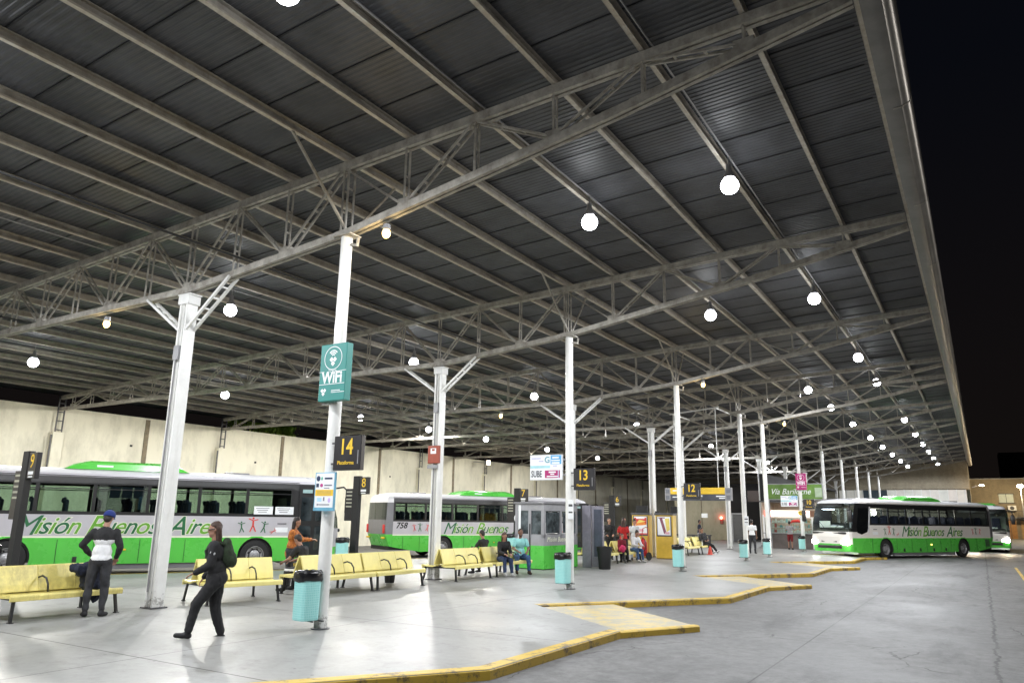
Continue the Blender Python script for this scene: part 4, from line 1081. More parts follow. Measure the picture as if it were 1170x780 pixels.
# hanging direction board
r=thing('direction_board','long yellow and dark grey hanging direction board behind platform 12','sign',(-10.6,33,2.87))
mb=MB(); mb.rbox((0,0,.14),(2.6,.12,.28),.01,0); mb.rbox((0,0,-.14),(2.6,.12,.27),.01,1); mb.rbox((-1.36,0,0),(.26,.13,.56),.01,2); mb.rbox((1.38,0,0),(.30,.13,.56),.01,2)
for x in(-1.36,1.38):
    for z in(.13,-.14): mb.box((x,-.068,z),(.17,.005,.17),3)
mb.build('panel',[M['ylsign'],mat('slate_panel',(.06,.065,.085),.45),M['grey'],mat('mid_grey_pictogram',(.16,.17,.2),.5)],r)
mb=MB(); yy=-.063; mb.box((-.95,yy,.16),(.34,.004,.05)); mb.box((1.05,yy,-.09),(.42,.004,.05)); mb.box((1.1,yy,-.17),(.26,.004,.05)); mb.box((-.98,yy,-.12),(.3,.004,.04)); mb.sph((.2,yy,-.08),(.04,.004,.04),u=10,v=6)
mb.build('print',M['signw'],r)
mb=MB()
for x in(-1.0,.95): mb.tube([(x,0,.28),(x,.0,zbot(-10.6+x)-2.87+.0)],.018,6)
mb.bar((-1.15,-.02,zbot(-11.6)-2.87),(1.1,-.02,zbot(-9.6)-2.87),.05,.05); mb.bar((-1.0,0,zbot(-11.6)-2.87),(-1.0,TY[5]-33,zbot(-11.6)-2.87),.04,.04); mb.bar((.95,0,zbot(-9.6)-2.87),(.95,TY[5]-33,zbot(-9.6)-2.87),.04,.04)
mb.build('hanger',M['white'],r)
# ------------------------------------------------------------------ booth in bus livery
r=thing('booth','grey and green booth with sliding windows beside the parked bus 758','booth',(-13.66,24.75,0),R(-4))
w,d,h=1.24,2.3,2.25
mb=MB(); mb.box((0,0,.42),(w,d,.78),0); mb.box((0,0,1.0),(w,d,.38),1); mb.box((0,0,h-.12),(w,d,.24),1)
for x,y in((-w/2+.06,-d/2+.06),(w/2-.06,-d/2+.06),(w/2-.06,0),(w/2-.06,d/2-.06),(-w/2+.06,d/2-.06),(-w/2+.06,0),(0.02,-d/2+.05)): mb.box((x,y,1.55),(.12,.12,.95),1)
mb.rbox((0,0,h+.02),(w+.12,d+.12,.06),.02,2); mb.box((0,0,.02),(w-.06,d-.06,.05),3)
mb.box((.03,-d/2-.004,.8),(.05,.02,1.5),3); 
p=mb.build('cabin',[M['green'],M['boothgrey'],M['busgrey'],M['blackm']],r)
for n_,(c,s) in enumerate([((-.28,-d/2+.02,1.6),(.46,.02,.8)),((.3,-d/2+.02,1.6),(.44,.02,.8)),((w/2-.02,-.55,1.6),(.02,.85,.72)),((w/2-.02,.58,1.6),(.02,.85,.72))]):
    mb=MB(); mb.rbox(c,s,.004); mb.build('window_pane',M['pane_refl'],r)
mb=MB(); mb.box((-.42,-d/2-.006,1.35),(.10,.01,1.7)); mb.build('white_strip',M['signw'],r)
mb=MB(); text_into(mb,'Misión Buenos',.24,(w/2+.006,-.25,1.02),(0,1,0),(0,0,1),0,shear=.3); mb.build('lettering',M['cream'],r)
mb=MB(); mb.box((0.1,.2,1.0),(.7,.4,.05)); mb.rbox((.1,.1,1.4),(.3,.04,.3),.02); mb.build('counter',M['dgrey'],r)
r=thing('grey_screen','tall grey panelled screen standing right of the green booth','screen',(-12.45,26.05,0),R(8))
mb=MB(); mb.rbox((-.2,0,1.12),(.34,.12,2.24),.015,0); mb.rbox((.22,.02,1.12),(.46,.1,2.2),.015,0); mb.build('panel',[mat('lilac_grey_panel',(.22,.21,.25),.4)],r)
mb=MB(); mb.box((.24,-.045,1.25),(.30,.02,1.7)); mb.build('dark_glass',mat('smoky_panel',(.08,.09,.12),.15),r)
# dustbin
def dustbin(x,y,z,lab,s=1):
    r=thing('dustbin',lab,'dustbin',(x,y,z)); mb=MB(); pr=[(0,0),(.2,0),(.21,.02),(.265,.72),(.285,.73),(.285,.78),(.25,.78),(.24,.7),(.2,.05),(0,.05)]
    mb.lathe([(a*s,b*s) for a,b in pr],24); mb.build('tub',M['blackm'],r,auto=True); mb=MB(); mb.tube([(-.29*s,0,.7*s),(-.31*s,0,.6*s)],.02,6); mb.tube([(.29*s,0,.7*s),(.31*s,0,.6*s)],.02,6); mb.build('handle',M['black'],r)
dustbin(-11.75,25.6,0,'black round plastic dustbin beside the grey screen')
dustbin(-13.9,16.35,0,'low black tub under the bench left of the red box column',.62)
# yellow kiosks
def ykiosk(x,y,rz,lab,post,top):
    r=thing('yellow_kiosk',lab,'kiosk',(x,y,0),rz,'yellow advertising kiosks')
    mb=MB(); mb.rbox((0,0,1.0),(.82,.7,1.96),.03,0); mb.rbox((0,0,2.0),(.9,.78,.1),.02,1); mb.box((0,-.352,1.45),(.70,.02,.9),1); mb.rbox((0,0,.03),(.76,.64,.06),.01,1)
    mb.build('cabinet',[M['ybox'],M['dgrey']],r)
    mb=MB(); mb.box((0,-.366,1.47),(.60,.012,.82),0)
    yy=-.374
    random.seed(post)
    if post==1:
        mb.box((0,yy,1.68),(.58,.004,.3),1); mb.add([(-.26,yy-.003,1.45),(.28,yy-.003,1.5),(.2,yy-.003,1.62),(-.1,yy-.003,1.66)],[(0,1,2,3)],2); mb.add([(-.2,yy-.005,1.56),(.27,yy-.005,1.66),(-.05,yy-.005,1.74)],[(0,1,2)],3)
        mb.box((0,yy-.004,1.80),(.4,.003,.05),0); mb.box((-.05,yy-.004,1.25),(.4,.003,.12),4); mb.box((0,yy-.004,1.09),(.6,.004,.05),1)
    else:
        mb.add([(-.2,yy,1.8),(-.08,yy,1.84),(.1,yy,1.2),(.0,yy,1.1)],[(0,3,2,1)],5); mb.add([(.05,yy,1.8),(.25,yy,1.82),(.27,yy,1.3),(.12,yy,1.2)],[(0,3,2,1)],3); mb.box((-.1,yy-.003,1.83),(.3,.004,.04),5); mb.box((.15,yy-.003,1.15),(.2,.004,.1),4)
    mb.build('poster',[M['signw'],M['redv'],mat('orange_print',(.8,.25,.03),.5),mat('pale_yellow_print',(.8,.65,.15),.5),mat('pink_print',(.75,.4,.45),.5),mat('plum_print',(.25,.08,.12),.5)],r)
    if top==1: mb=MB(); mb.rbox((.02,0,2.22),(.55,.3,.34),.02); mb.build('screen_back',M['blackm'],r)
    else: mb=MB(); mb.rbox((.42,0,2.2),(.3,.3,.3),.03); mb.rbox((-.38,-.1,2.08),(.12,.3,.1),.02); mb.build('crate_on_top',M['blackm'],r)
ykiosk(-13.85,34.5,R(10),'yellow kiosk with red poster, left of the steel column',1,1)
ykiosk(-12.55,34.2,R(6),'yellow kiosk with pink and yellow poster, right of the steel column',2,2)
# wheeled red extinguisher
r=thing('wheeled_extinguisher','red wheeled fire extinguisher between the yellow kiosks','extinguisher',(-12.85,32.1,0),R(-20))
mb=MB(); mb.lathe([(0,.18),(.14,.18),(.17,.24),(.17,.75),(.12,.86),(.05,.92),(.04,1.0),(0,1.0)],20); mb.build('cylinder',M['red'],r,auto=True)
for s in(-1,1): mb=MB(); mb.lathe([(.03,-.03),(.16,-.035),(.18,0),(.16,.035),(.03,.03)],20,M=Matrix.Translation((s*.24,.08,.18))@Matrix.Rotation(PI/2,4,'Y')); mb.build('wheel',M['rubber'],r)
mb=MB(); mb.tube([(-.18,.1,.15),(-.18,.12,1.0),(-.16,.16,1.35),(0,.2,1.42),(.16,.16,1.35),(.18,.12,1.0),(.18,.1,.15)],.016,8); mb.build('handle',M['red'],r,smooth=True)
mb=MB(); mb.tube([(.02,-.04,.98),(.2,-.12,.9),(.23,-.1,.5),(.1,-.18,.35)],.018,8); mb.build('hose',M['black'],r,smooth=True); mb=MB(); mb.box((0,-.172,.55),(.14,.01,.16)); mb.build('sticker',M['signw'],r)
r=thing('traffic_cone','small red and white cone on the floor by the far benches','cone',(-12.3,40.0,0)); mb=MB(); mb.lathe([(0,.02),(.12,.02),(.05,.4),(.03,.42),(0,.42)],16,0); mb.box((0,0,.01),(.3,.3,.02)); mb.build('body',[emis('x',(.8,.1,.06),.0) if False else mat('cone_red',(.75,.08,.05),.5)],r); mb=MB(); mb.lathe([(.096,.13),(.075,.24)],16); mb.build('band',M['signw'],r)
# ------------------------------------------------------------------ shop
r=thing('shop','small lit snack shop with red and white lit fascia and grey counter','shop',(-10.8,52.6,0))
mb=MB(); mb.box((-.05,.5,.47),(3.3,.9,.94),0); mb.box((-.05,3.2,1.5),(3.3,.1,3.0),1); mb.box((-1.72,1.8,1.5),(.1,3.6,3.0),1); mb.box((1.62,1.8,1.5),(.1,3.6,3.0),1); mb.box((-.05,1.6,3.02),(3.6,3.4,.1),2)
mb.build('stall_walls',[mat('counter_brown_grey',(.16,.13,.12),.45,var=.3,scale=1),mat('beige_stall_wall',(.5,.42,.34),.8),M['dgrey']],r)
mb=MB(); mb.box((-.05,.15,.97),(3.35,.6,.05)); mb.build('counter_top',M['grey'],r)
mb=MB(); mb.box((-.05,.08,1.47),(3.1,.02,.92),0)
random.seed(5)
mb.build('display_glass',M['glassc'],r)
mb=MB()
for s_ in range(3):
    for k in range(17):
        hh=random.uniform(.1,.26); mb.box((-1.5+k*.175,.3+.12*s_,1.02+.32*s_+hh/2),(random.uniform(.08,.16),.1,hh),random.choice([0,0,0,0,0,0,1,2,3]))
    mb.box((-.05,.35+.1*s_,1.0+.32*s_),(3.1,.3,.02),0)
mb.build('goods',[mat('pale_goods',(.7,.78,.72),.5),mat('red_goods',(.6,.12,.1),.5),mat('teal_goods',(.2,.5,.5),.5),mat('tan_goods',(.55,.4,.2),.5)],r)
mb=MB(); mb.box((.1,-.06,2.24),(2.45,.1,.38),0); mb.box((-1.35,-.06,2.24),(.42,.1,.38),1); mb.box((.1,-.115,2.30),(2.2,.01,.06),1); mb.build('lit_fascia',[emis('fascia_white_lit',(1,.86,.75),2.6),emis('fascia_red_lit',(.9,.12,.08),1.6)],r)
mb=MB(); mb.box((1.5,-.06,2.24),(.4,.1,.38)); mb.build('fascia_panel',mat('brown_panel',(.25,.12,.07),.6),r)
mb=MB(); mb.box((-.05,.1,1.99),(3.3,.3,.05)); mb.box((1.45,-.1,1.0),(.10,.06,1.95)); mb.box((-1.62,-.1,1.1),(.12,.06,2.1)); mb.build('frame_post',M['white'],r)
mb=MB(); mb.tube([(.1,-.25,1.62),(.25,-.3,1.75),(.6,-.3,1.78),(.95,-.3,1.66)],[.03,.09,.1,.03],8); mb.build('red_awning_strip',M['redv'],r)
ld=bpy.data.lights.new('shop_light','AREA'); ld.energy=60; ld.size=2.6; ld.color=(1,.95,.9); lo=bpy.data.objects.new('shop_light',ld); link(lo,r); lo.location=(0,1.4,2.7)
r=thing('shop_sign','long green framed board with white script above the snack shop','sign',(-10.35,52.3,3.64))
mb=MB(); mb.rbox((0,0,0),(3.7,.12,1.06),.02,0); mb.build('frame',M['grey'],r)
mb=MB(); mb.box((0,-.065,0),(3.56,.01,.94),0); mb.box((1.55,-.072,-.05),(.42,.01,.6),1); mb.build('board',[mat('olive_green_board',(.13,.26,.04),.5,var=.3,scale=1.5),mat('pale_green_patch',(.4,.5,.35),.5)],r)
mb=MB(); text_into(mb,'Vía Bariloche',.52,(-.2,-.074,0),(1,0,0),(0,0,1),0,shear=.35,sx=.92); mb.build('script',M['signw'],r)
mb=MB()
for x in(-1.6,1.6): mb.tube([(x,.0,-.53),(x,.1,-3.64)],.04,8)
mb.build('post',M['grey'],r)
# right of shop: teal machine
r=thing('vending_machine','pale teal machine standing right of the snack shop','machine',(-8.7,53.0,0)); mb=MB(); mb.rbox((0,0,.95),(.7,.7,1.9),.03,0); mb.box((0,-.36,1.3),(.5,.02,.7),1); mb.box((0,-.36,.5),(.5,.02,.25),2); mb.build('body',[mat('pale_teal_machine',(.35,.6,.55),.4),M['signw'],M['dgrey']],r)
# ------------------------------------------------------------------ terminal block behind the benches
r=thing('terminal_building','low terminal block with beige wall and dark open entrance','building',(0,0,0))
mb=MB()
mb.box((-22.8,72.2,1.75),(5.3,.3,3.9),0)     # beige wall facing the camera
mb.box((-25.4,79,1.75),(.3,13.5,3.9),0)
mb.build('beige_wall',M['wall2'],r)
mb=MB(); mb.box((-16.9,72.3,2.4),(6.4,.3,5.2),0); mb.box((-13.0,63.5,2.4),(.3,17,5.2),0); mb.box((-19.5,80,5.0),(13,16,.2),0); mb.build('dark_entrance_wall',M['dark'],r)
mb=MB(); mb.box((-17.7,64,1.1),(.12,.1,2.3)); mb.box((-16.6,64,1.1),(.12,.1,2.3)); mb.box((-17.15,64,2.28),(1.2,.1,.12)); mb.build('door_frame',M['grey'],r)
mb=MB(); mb.box((-17.15,64.03,1.1),(1.0,.03,2.2)); mb.build('door',mat('dark_door',(.05,.05,.055),.3),r)
mb=MB(); mb.box((-22.8,72.02,2.3),(.05,.04,3)); mb.box((-19.9,63.6,2.1),(.5,.06,.35),1); mb.build('wall_notice',[M['pil'],M['signw']],r)
r=thing('alarm_lamp','small glowing red alarm lamp on the beige wall','lamp',(-20.9,71.95,1.9)); mb=MB(); mb.rbox((0,0,-.3),(.3,.12,.45),.02); mb.build('box',M['redbox'],r); mb=MB(); mb.sph((0,-.1,.05),.13); mb.build('bulb',emis('red_lamp',(1,.15,.1),12),r,smooth=True)
r=thing('low_counter','long dark low counter in front of the beige wall','counter',(-17.6,52,0)); mb=MB(); mb.rbox((0,0,.72),(3.4,.5,.08),.02); mb.build('top',M['dgrey'],r)
for x in(-1.6,-.5,.5,1.6): mb=MB(); mb.box((x,0,.35),(.06,.4,.7)); mb.build('leg',M['dgrey'],r)
# ------------------------------------------------------------------ end wall of the canopy
r=thing('brick_end_building','tan brick building closing the far end of the canopy','building',(0,0,0))
mb=MB()
mb.prism([(-36,101.1),(-.75,101.1),(-.75,112),(-36,112)],-.5,3.85,0)
mb.add([(-36,101.1,5.55),(-.75,101.1,5.55),(-.75,101.1,8.75),(-36,101.1,7.05)],[(0,1,2,3)],0)
mb.add([(-.75,101.1,3.85),(-.75,112,3.85),(-.75,112,8.75),(-.75,101.1,8.75)],[(0,1,2,3)],0)
mb.add([(-36,103,3.8),(-.75,103,3.8),(-.75,103,5.6),(-36,103,5.6)],[(0,1,2,3)],1)
mb.box((-18.4,101.25,5.56),(35.2,.3,.1),0)
mb.add([(-36,101.1,7.05),(-.75,101.1,8.75),(-.75,112,8.75),(-36,112,7.05)],[(0,1,2,3)],0)
mb.build('brick_wall',[M['brick'],M['wall']],r)
for k in range(16):
    x=-14.2+.9*k
    if x>-1: break
    dk=k in(3,4,5)
    mb=MB(); mb.box((x,101.15,4.70),(.82,.06,1.62)); w_=mb.build('window_pane',mat('window_dark_%d'%k,(.05,.07,.09),.2) if dk else mat('frosted_window_%d'%k,(.55+.1*random.random(),.57,.54),.5,var=.15,scale=1,emit=(.8,.85,.75),es=.2),r)
    mb=MB(); mb.box((x+.45,101.1,4.7),(.08,.12,1.70)); mb.build('window_frame',M['white'],w_)
# ------------------------------------------------------------------ street block beyond, lit by a street lamp
r=thing('street_building','tan two storey street building beyond the yard, lit amber','building',(0,120,0))
mb=MB(); mb.box((16,5,3.5),(34,10,8.3),0); mb.box((16,-.05,7.62),(34.2,.3,.12),1); mb.box((16,-.06,2.55),(34,.3,.12),1)
mb.build('wall',[M['brickd'],M['grey']],r)
for x,w_,dk in ((3.1,1.6,0),(9,1.6,0),(14,1.6,1)):
    mb=MB(); mb.box((x,-.03,5.05),(w_,.08,1.15)); q=mb.build('window',mat('lit_window_blind_%d'%int(x),(.4,.42,.35),.5,emit=(.8,.85,.6),es=.15),r)
    mb=MB(); mb.box((x,-.09,5.65),(w_+.2,.1,.1)); mb.box((x,-.09,4.45),(w_+.2,.14,.1)); mb.box((x,-.09,5.05),(.06,.06,1.15)); mb.build('frame',M['dgrey'],q)
mb=MB(); mb.rbox((3.6,-.35,3.8),(.95,.4,.65),.04,0); mb.tube([(3.6,-.57,3.8),(3.6,-.53,3.8)],.24,20,1); mb.build('air_conditioner',[M['white'],M['dgrey']],r)
mb=MB()
for k in range(60): mb.box((4.2+k*.16,-.9,3.05),(.03,.03,.75))
mb.box((9,-.9,3.42),(10,.05,.05)); mb.box((9,-.9,2.68),(10,.9,.1)); mb.build('balcony_railing',M['dgrey'],r)
for x,c in((3.2,(.45,.22,.07)),(5.0,(.5,.3,.12)),(6.8,(.4,.2,.08))):
    mb=MB(); mb.box((x,-.05,.9),(1.3,.1,2.6)); q=mb.build('door',mat('wooden_gate_%d'%int(x*10),c,.6,var=.2),r); mb=MB(); mb.box((x,-.12,.9),(.05,.05,2.6)); mb.box((x,-.12,2.25),(1.4,.06,.1)); mb.build('door_frame',M['dgrey'],q)
r=thing('street_lamp','tall street lamp with bright head before the amber building','street lamp',(4.6,114.5,-.12))
mb=MB(); mb.tube([(0,0,0),(0,0,3),(0,0,6.4)],[.10,.08,.05],12); mb.rbox((0,0,.15),(.4,.4,.3),.03); mb.build('pole',M['grey'],r)
mb=MB(); mb.sph((0,-.1,6.55),(.36,.32,.2)); mb.build('lamp_head',emis('street_lamp_glow',(1,.88,.6),60),r,smooth=True)
assumed_lamp=copy_tree(r); assumed_lamp.location=(13.5,34,-.12); assumed_lamp['label']='assumed tall street lamp standing unseen in the open yard, right of the picture'  # unseen lamp, assumed; added to light the arriving bus's side and the yard
ld=bpy.data.lights.new('lamp_light','POINT'); ld.energy=4200; ld.color=(1,.93,.84); ld.shadow_soft_size=.3; lo=bpy.data.objects.new('lamp_light',ld); link(lo,assumed_lamp); lo.location=(0,-.1,6.2)
ld=bpy.data.lights.new('lamp_light','POINT'); ld.energy=1800; ld.color=(1,.80,.50); ld.shadow_soft_size=.3; lo=bpy.data.objects.new('lamp_light',ld); link(lo,r); lo.location=(0,-.6,6.3)
r=thing('street_lamp','bracket lamp with small white head on the end of the brick building','street lamp',(-.55,100.8,5.75)); mb=MB(); mb.bar((0,0,0),(.9,-.3,.25),.05,.05); mb.build('arm',M['grey'],r); mb=MB(); mb.sph((1.0,-.35,.22),(.24,.14,.09)); mb.build('lamp_head',emis('bracket_glow',(1,.95,.8),25),r,smooth=True)
ld=bpy.data.lights.new('lamp_light','POINT'); ld.energy=110; ld.color=(1,.65,.28); ld.shadow_soft_size=.2; lo=bpy.data.objects.new('lamp_light',ld); link(lo,r); lo.location=(1.1,-.6,0)
tag(MB().box((40,215,9),(70,10,18)).build('distant_building',M['dark']),'almost black tall building silhouette against the night sky','building')

for (cx,cy,z,w,h,m,lab) in ((XC+.10,TY[3]-.13,2.0,.16,.50,'signw','white paper notice on the right side of the platform 13 column'),(XC+.10,TY[5]-.13,1.75,.2,.42,'signw','white paper notice on the left twin column'),(XC,TY[7]-.13,2.25,.34,.24,'ylsign','small yellow paper notice below the magenta wifi box')):
    o=MB().rbox((0,0,0),(w,.02,h),.004,0).box((0,-.012,h*.2),(w*.7,.003,h*.12),1).box((0,-.012,-h*.15),(w*.7,.003,h*.08),1).build('paper_notice',[M[m],M['dgrey']],loc=(cx,cy,z)); tag(o,lab,'notice',group='paper notices taped to columns')
tag(MB().box((1.08,37.0,-.1135),(.10,9.0,.006)).build('painted_line',M['kerb'],rz=0),kind='structure',label='short faded yellow painted line on the road at the right edge')
# ------------------------------------------------------------------ people
def cap(bm,a,ra,b,rb,n=12):
    """tapered capsule"""
    a=V(a);b=V(b); d=b-a; L=d.length
    for p,r in((a,ra),(b,rb)):
        bmesh.ops.create_icosphere(bm,subdivisions=2,radius=r,matrix=Matrix.Translation(p))
    if L>1e-4:
        q=V((0,0,1)).rotation_difference(d)
        bmesh.ops.create_cone(bm,cap_ends=True,segments=n,radius1=ra,radius2=rb,depth=L,matrix=Matrix.Translation((a+b)/2)@q.to_matrix().to_4x4())
def ell(bm,c,r,rot=None):
    Mx=Matrix.Translation(c)
    if rot is not None: Mx=Mx@rot
    Mx=Mx@Matrix.Diagonal((r[0],r[1],r[2],1))
    bmesh.ops.create_icosphere(bm,subdivisions=3,radius=1,matrix=Mx)
def fuse(bm,name,mats,parent,vox=.012,colf=None,smooth=2,disp=0):
    me=bpy.data.meshes.new('t'); bm.to_mesh(me); bm.free()
    o=bpy.data.objects.new('t',me)
    m=o.modifiers.new('r','REMESH'); m.mode='VOXEL'; m.voxel_size=vox; m.adaptivity=0
    s=o.modifiers.new('s','SMOOTH'); s.factor=.5; s.iterations=smooth
    r=evaluate(o)
    bpy.data.objects.remove(o); bpy.data.meshes.remove(me)
    r.materials.clear()
    for q in mats: r.materials.append(q)
    if disp:
        from mathutils import noise
        nr=[v.normal.copy() for v in r.vertices]
        for v,q in zip(r.vertices,nr):
            n=noise.noise(V((v.co.x*11,v.co.y*11,v.co.z*7)))+.6*noise.noise(V((v.co.x*26,v.co.y*26,v.co.z*16))); v.co+=q*disp*n
    for p in r.polygons:
        p.use_smooth=True
        if colf: p.material_index=colf(p.center)
    r.name=name
    ob=bpy.data.objects.new(name,r); link(ob,parent); return ob
def cloth(name,col,rough=.85,var=.2,scale=8,col2=None): return mat(name,col,rough,var=var,scale=scale,bump=.25,bscale=25,col2=col2)
def frame(d,fwd=V((0,1,0))):
    """rotation whose Z is along d"""
    z=V(d).normalized(); x=V(fwd).cross(z); 
    if x.length<.1: x=V((1,0,0)).cross(z)
    x.normalize(); y=z.cross(x)
    return Matrix(((x.x,y.x,z.x,0),(x.y,y.y,z.y,0),(x.z,y.z,z.z,0),(0,0,0,1)))
def person(label,loc,rz,s=1,torso=(0,.05,1),hipz=.92,legs=None,arms=None,head=(0,.1,1),face=(0,1,0),fem=False,skin='skin',hair='hair',hairstyle='short',
           top=None,top_col=None,topf=None,sleeve='long',jacket_len=.0,pants=None,pantf=None,short=False,shoe=None,stout=1.0,vox=.012,cap_=None,glasses=False,beard=False,skirt=0,group='people in the bus station'):
    root=thing('person',label,'person',loc,rz,group); root.scale=(s,s,s)
    sk=M[skin]; pel=V((0,0,hipz)); t=V(torso).normalized()
    sw=.155 if fem else .175; hw=.085
    chest=pel+t*.36; nk=pel+t*.53; 
    tf=frame(t); lx=V((tf[0][0],tf[1][0],tf[2][0])); fy=V((tf[0][1],tf[1][1],tf[2][1]))
    if lx.x<0: lx=-lx
    if fy.y<0: fy=-fy
    hd=V(head).normalized(); hc=nk+t*.03+hd*.15; f=V(face).normalized(); f=(f-hd*f.dot(hd)).normalized()
    hx=f.cross(hd).normalized(); hr=Matrix(((hx.x,f.x,hd.x,0),(hx.y,f.y,hd.y,0),(hx.z,f.z,hd.z,0),(0,0,0,1)))
    legs=legs or [((-.05,0,-1),(0,-.03,-1),(-.1,1,0)),((.05,0,-1),(0,-.03,-1),(.1,1,0))]
    arms=arms or [((-.15,0,-1),(0,.15,-1)),((.15,0,-1),(0,.15,-1))]
    J={}
    for i,(th,shn,ft) in enumerate(legs):
        sx=-1 if i==0 else 1
        hip=pel+lx*sx*hw-t*.02; kn=hip+V(th).normalized()*.42; an=kn+V(shn).normalized()*.40
        J['leg',i]=(hip,kn,an,V(ft).normalized())
    for i,(ua,fa) in enumerate(arms):
        sx=-1 if i==0 else 1
        sh=pel+t*.47+lx*sx*sw; el=sh+V(ua).normalized()*.27; wr=el+V(fa).normalized()*.245
        J['arm',i]=(sh,el,wr,V(fa).normalized())
    k=stout
    # body
    bm=bmesh.new()
    ell(bm,chest+t*.02,(.15*k,.10*k,.17),tf); ell(bm,pel+t*.10,(.135*k,.095*k,.15),tf); ell(bm,pel,(.15*k,.11*k,.11),tf)
    cap(bm,pel+t*.44-lx*(sw-.03),.055,pel+t*.44+lx*(sw-.03),.055)
    cap(bm,nk-t*.04,.058,hc-hd*.06,.05)
    ell(bm,hc+hd*.025,(.073,.09,.098),hr); ell(bm,hc-hd*.05+f*.02,(.055,.065,.062),hr)
    ell(bm,hc+f*.095-hd*.012,(.012,.018,.022),hr); ell(bm,hc+f*.085+hd*.018,(.045,.012,.012),hr); ell(bm,hc+f*.082-hd*.06,(.024,.014,.009),hr); ell(bm,hc+f*.07-hd*.09,(.022,.018,.018),hr)
    for q in(-1,1): ell(bm,hc+hx*q*.074-f*.005,(.010,.02,.030),hr)
    for i in(0,1):
        hip,kn,an,ft=J['leg',i]
        cap(bm,hip,.082*k,kn,.052*k); cap(bm,kn,.050*k,kn.lerp(an,.35),.050*k); cap(bm,kn.lerp(an,.3),.050*k,an,.034)
        cap(bm,an-V((0,0,.035)),.034,an+ft*.13-V((0,0,.055)),.026)
        sh,el,wr,fd=J['arm',i]
        cap(bm,sh,.052*k,el,.038*k); cap(bm,el,.038*k,wr,.025)
        # hand
        u=V((0,0,1)) if abs(fd.z)<.9 else f
        sd=fd.cross(u).normalized(); nn=sd.cross(fd).normalized(); inn=(-1 if i==1 else 1)
        pc=wr+fd*.045
        for q in(-1.5,-.5,.5,1.5): cap(bm,wr+sd*q*.010,.016,wr+fd*.085+sd*q*.020,.0125,8)
        for j,q in enumerate((-1.5,-.5,.5,1.5)):
            l=(.036,.042,.040,.030)[j]; a=wr+fd*.085+sd*q*.022; b=a+(fd-nn*.35).normalized()*l; c=b+(fd-nn*1.1).normalized()*l*.8
            cap(bm,a,.0105,b,.0095,8); cap(bm,b,.0095,c,.0085,8)
        a=wr+fd*.025-sd*.026*inn; b=a+(fd*.7-sd*.7*inn).normalized()*.035; c=b+(fd-sd*.2*inn-nn*.3).normalized()*.03
        cap(bm,a,.013,b,.012,8); cap(bm,b,.011,c,.010,8)
    fuse(bm,'body',[sk],root,min(vox,.0105),smooth=1)
    # eyes
    mb=MB()
    for q in(-1,1): mb.sph(hc+f*.083+hx*q*.030+hd*.012,.010,u=8,v=6)
    mb.build('eye',M['blackm'],root,smooth=True)
    # trousers
    bm=bmesh.new(); ell(bm,pel,(.165*k,.128*k,.12),tf); ell(bm,pel+t*.06,(.15*k,.115*k,.09),tf)
    for i in(0,1):
        hip,kn,an,ft=J['leg',i]
        if short: cap(bm,hip,.10*k,hip.lerp(kn,.85),.078*k)
        else:
            cap(bm,hip,.10*k,kn,.070*k); cap(bm,kn,.068*k,an.lerp(kn,.10),.052*k)
    fuse(bm,'shorts' if short else 'trousers',pants,root,vox,pantf,disp=.014)
    # top
    bm=bmesh.new(); ell(bm,chest+t*.02,(.172*k,.125*k,.185),tf); ell(bm,pel+t*.14,(.158*k,.120*k,.16),tf); ell(bm,pel+t*(.05-jacket_len),(.168*k,.132*k,.10+jacket_len*.5),tf)
    cap(bm,pel+t*.44-lx*(sw-.02),.072,pel+t*.44+lx*(sw-.02),.072); cap(bm,nk-t*.06,.078,nk-t*.01,.066)
    for i in(0,1):
        sh,el,wr,fd=J['arm',i]
        if sleeve=='long': cap(bm,sh,.070*k,el,.056*k); cap(bm,el,.055*k,wr-fd*.01,.040*k)
        elif sleeve=='short': cap(bm,sh,.070*k,sh.lerp(el,.62),.062*k)
        else: cap(bm,sh,.062*k,sh.lerp(el,.1),.06)
    fuse(bm,'jacket' if sleeve=='long' else 'shirt',top,root,vox,topf,disp=.014)
    # shoes
    for i in(0,1):
        hip,kn,an,ft=J['leg',i]; b=V((0,0,1)); bm=bmesh.new()
        side=ft.cross(V((0,0,1))).normalized(); dn=side.cross(ft).normalized(); 
        if dn.z>0: dn=-dn
        cap(bm,an-ft*.03+dn*.04,.045,an+ft*.05+dn*.045,.043); cap(bm,an+ft*.05+dn*.05,.043,an+ft*.15+dn*.058,.036); cap(bm,an,.045,an+dn*.03,.045)
        fuse(bm,'shoe',shoe or [M['blackm']],root,.011,smooth=1)
    # hair
    bm=bmesh.new()
    if hairstyle!='none':
        ell(bm,hc+hd*.045-f*.018,(.084,.094,.092),hr); ell(bm,hc-f*.045-hd*.0,(.074,.058,.085),hr)
    if hairstyle=='long':
        for q in(-.05,-.02,.02,.05): cap(bm,hc-f*.06+hx*q,.045,hc-f*.085-V((0,0,.30))+hx*q*1.1,.030)
        for q in(-1,1): cap(bm,hc+hx*q*.062+hd*.03-f*.035,.030,hc+hx*q*.070-V((0,0,.2))-f*.055,.028)
    if hairstyle=='bun': ell(bm,hc+hd*.10-f*.06,(.05,.05,.05))
    if hairstyle!='none': 
        h=fuse(bm,'hair',[M[hair]],root,.011,smooth=1,disp=.006)
        # clear the face
        me=h.data
        for v in me.vertices:
            r_=v.co-hc; ff=r_.dot(f); hh=r_.dot(hd)
            if ff>.015 and hh<.055: v.co-=f*(ff-.012)
    if beard:
        bm=bmesh.new(); ell(bm,hc-hd*.075+f*.035,(.056,.052,.045),hr); ell(bm,hc-hd*.05+f*.01,(.068,.05,.05),hr); fuse(bm,'beard',[M['hair']],root,.01,smooth=1)
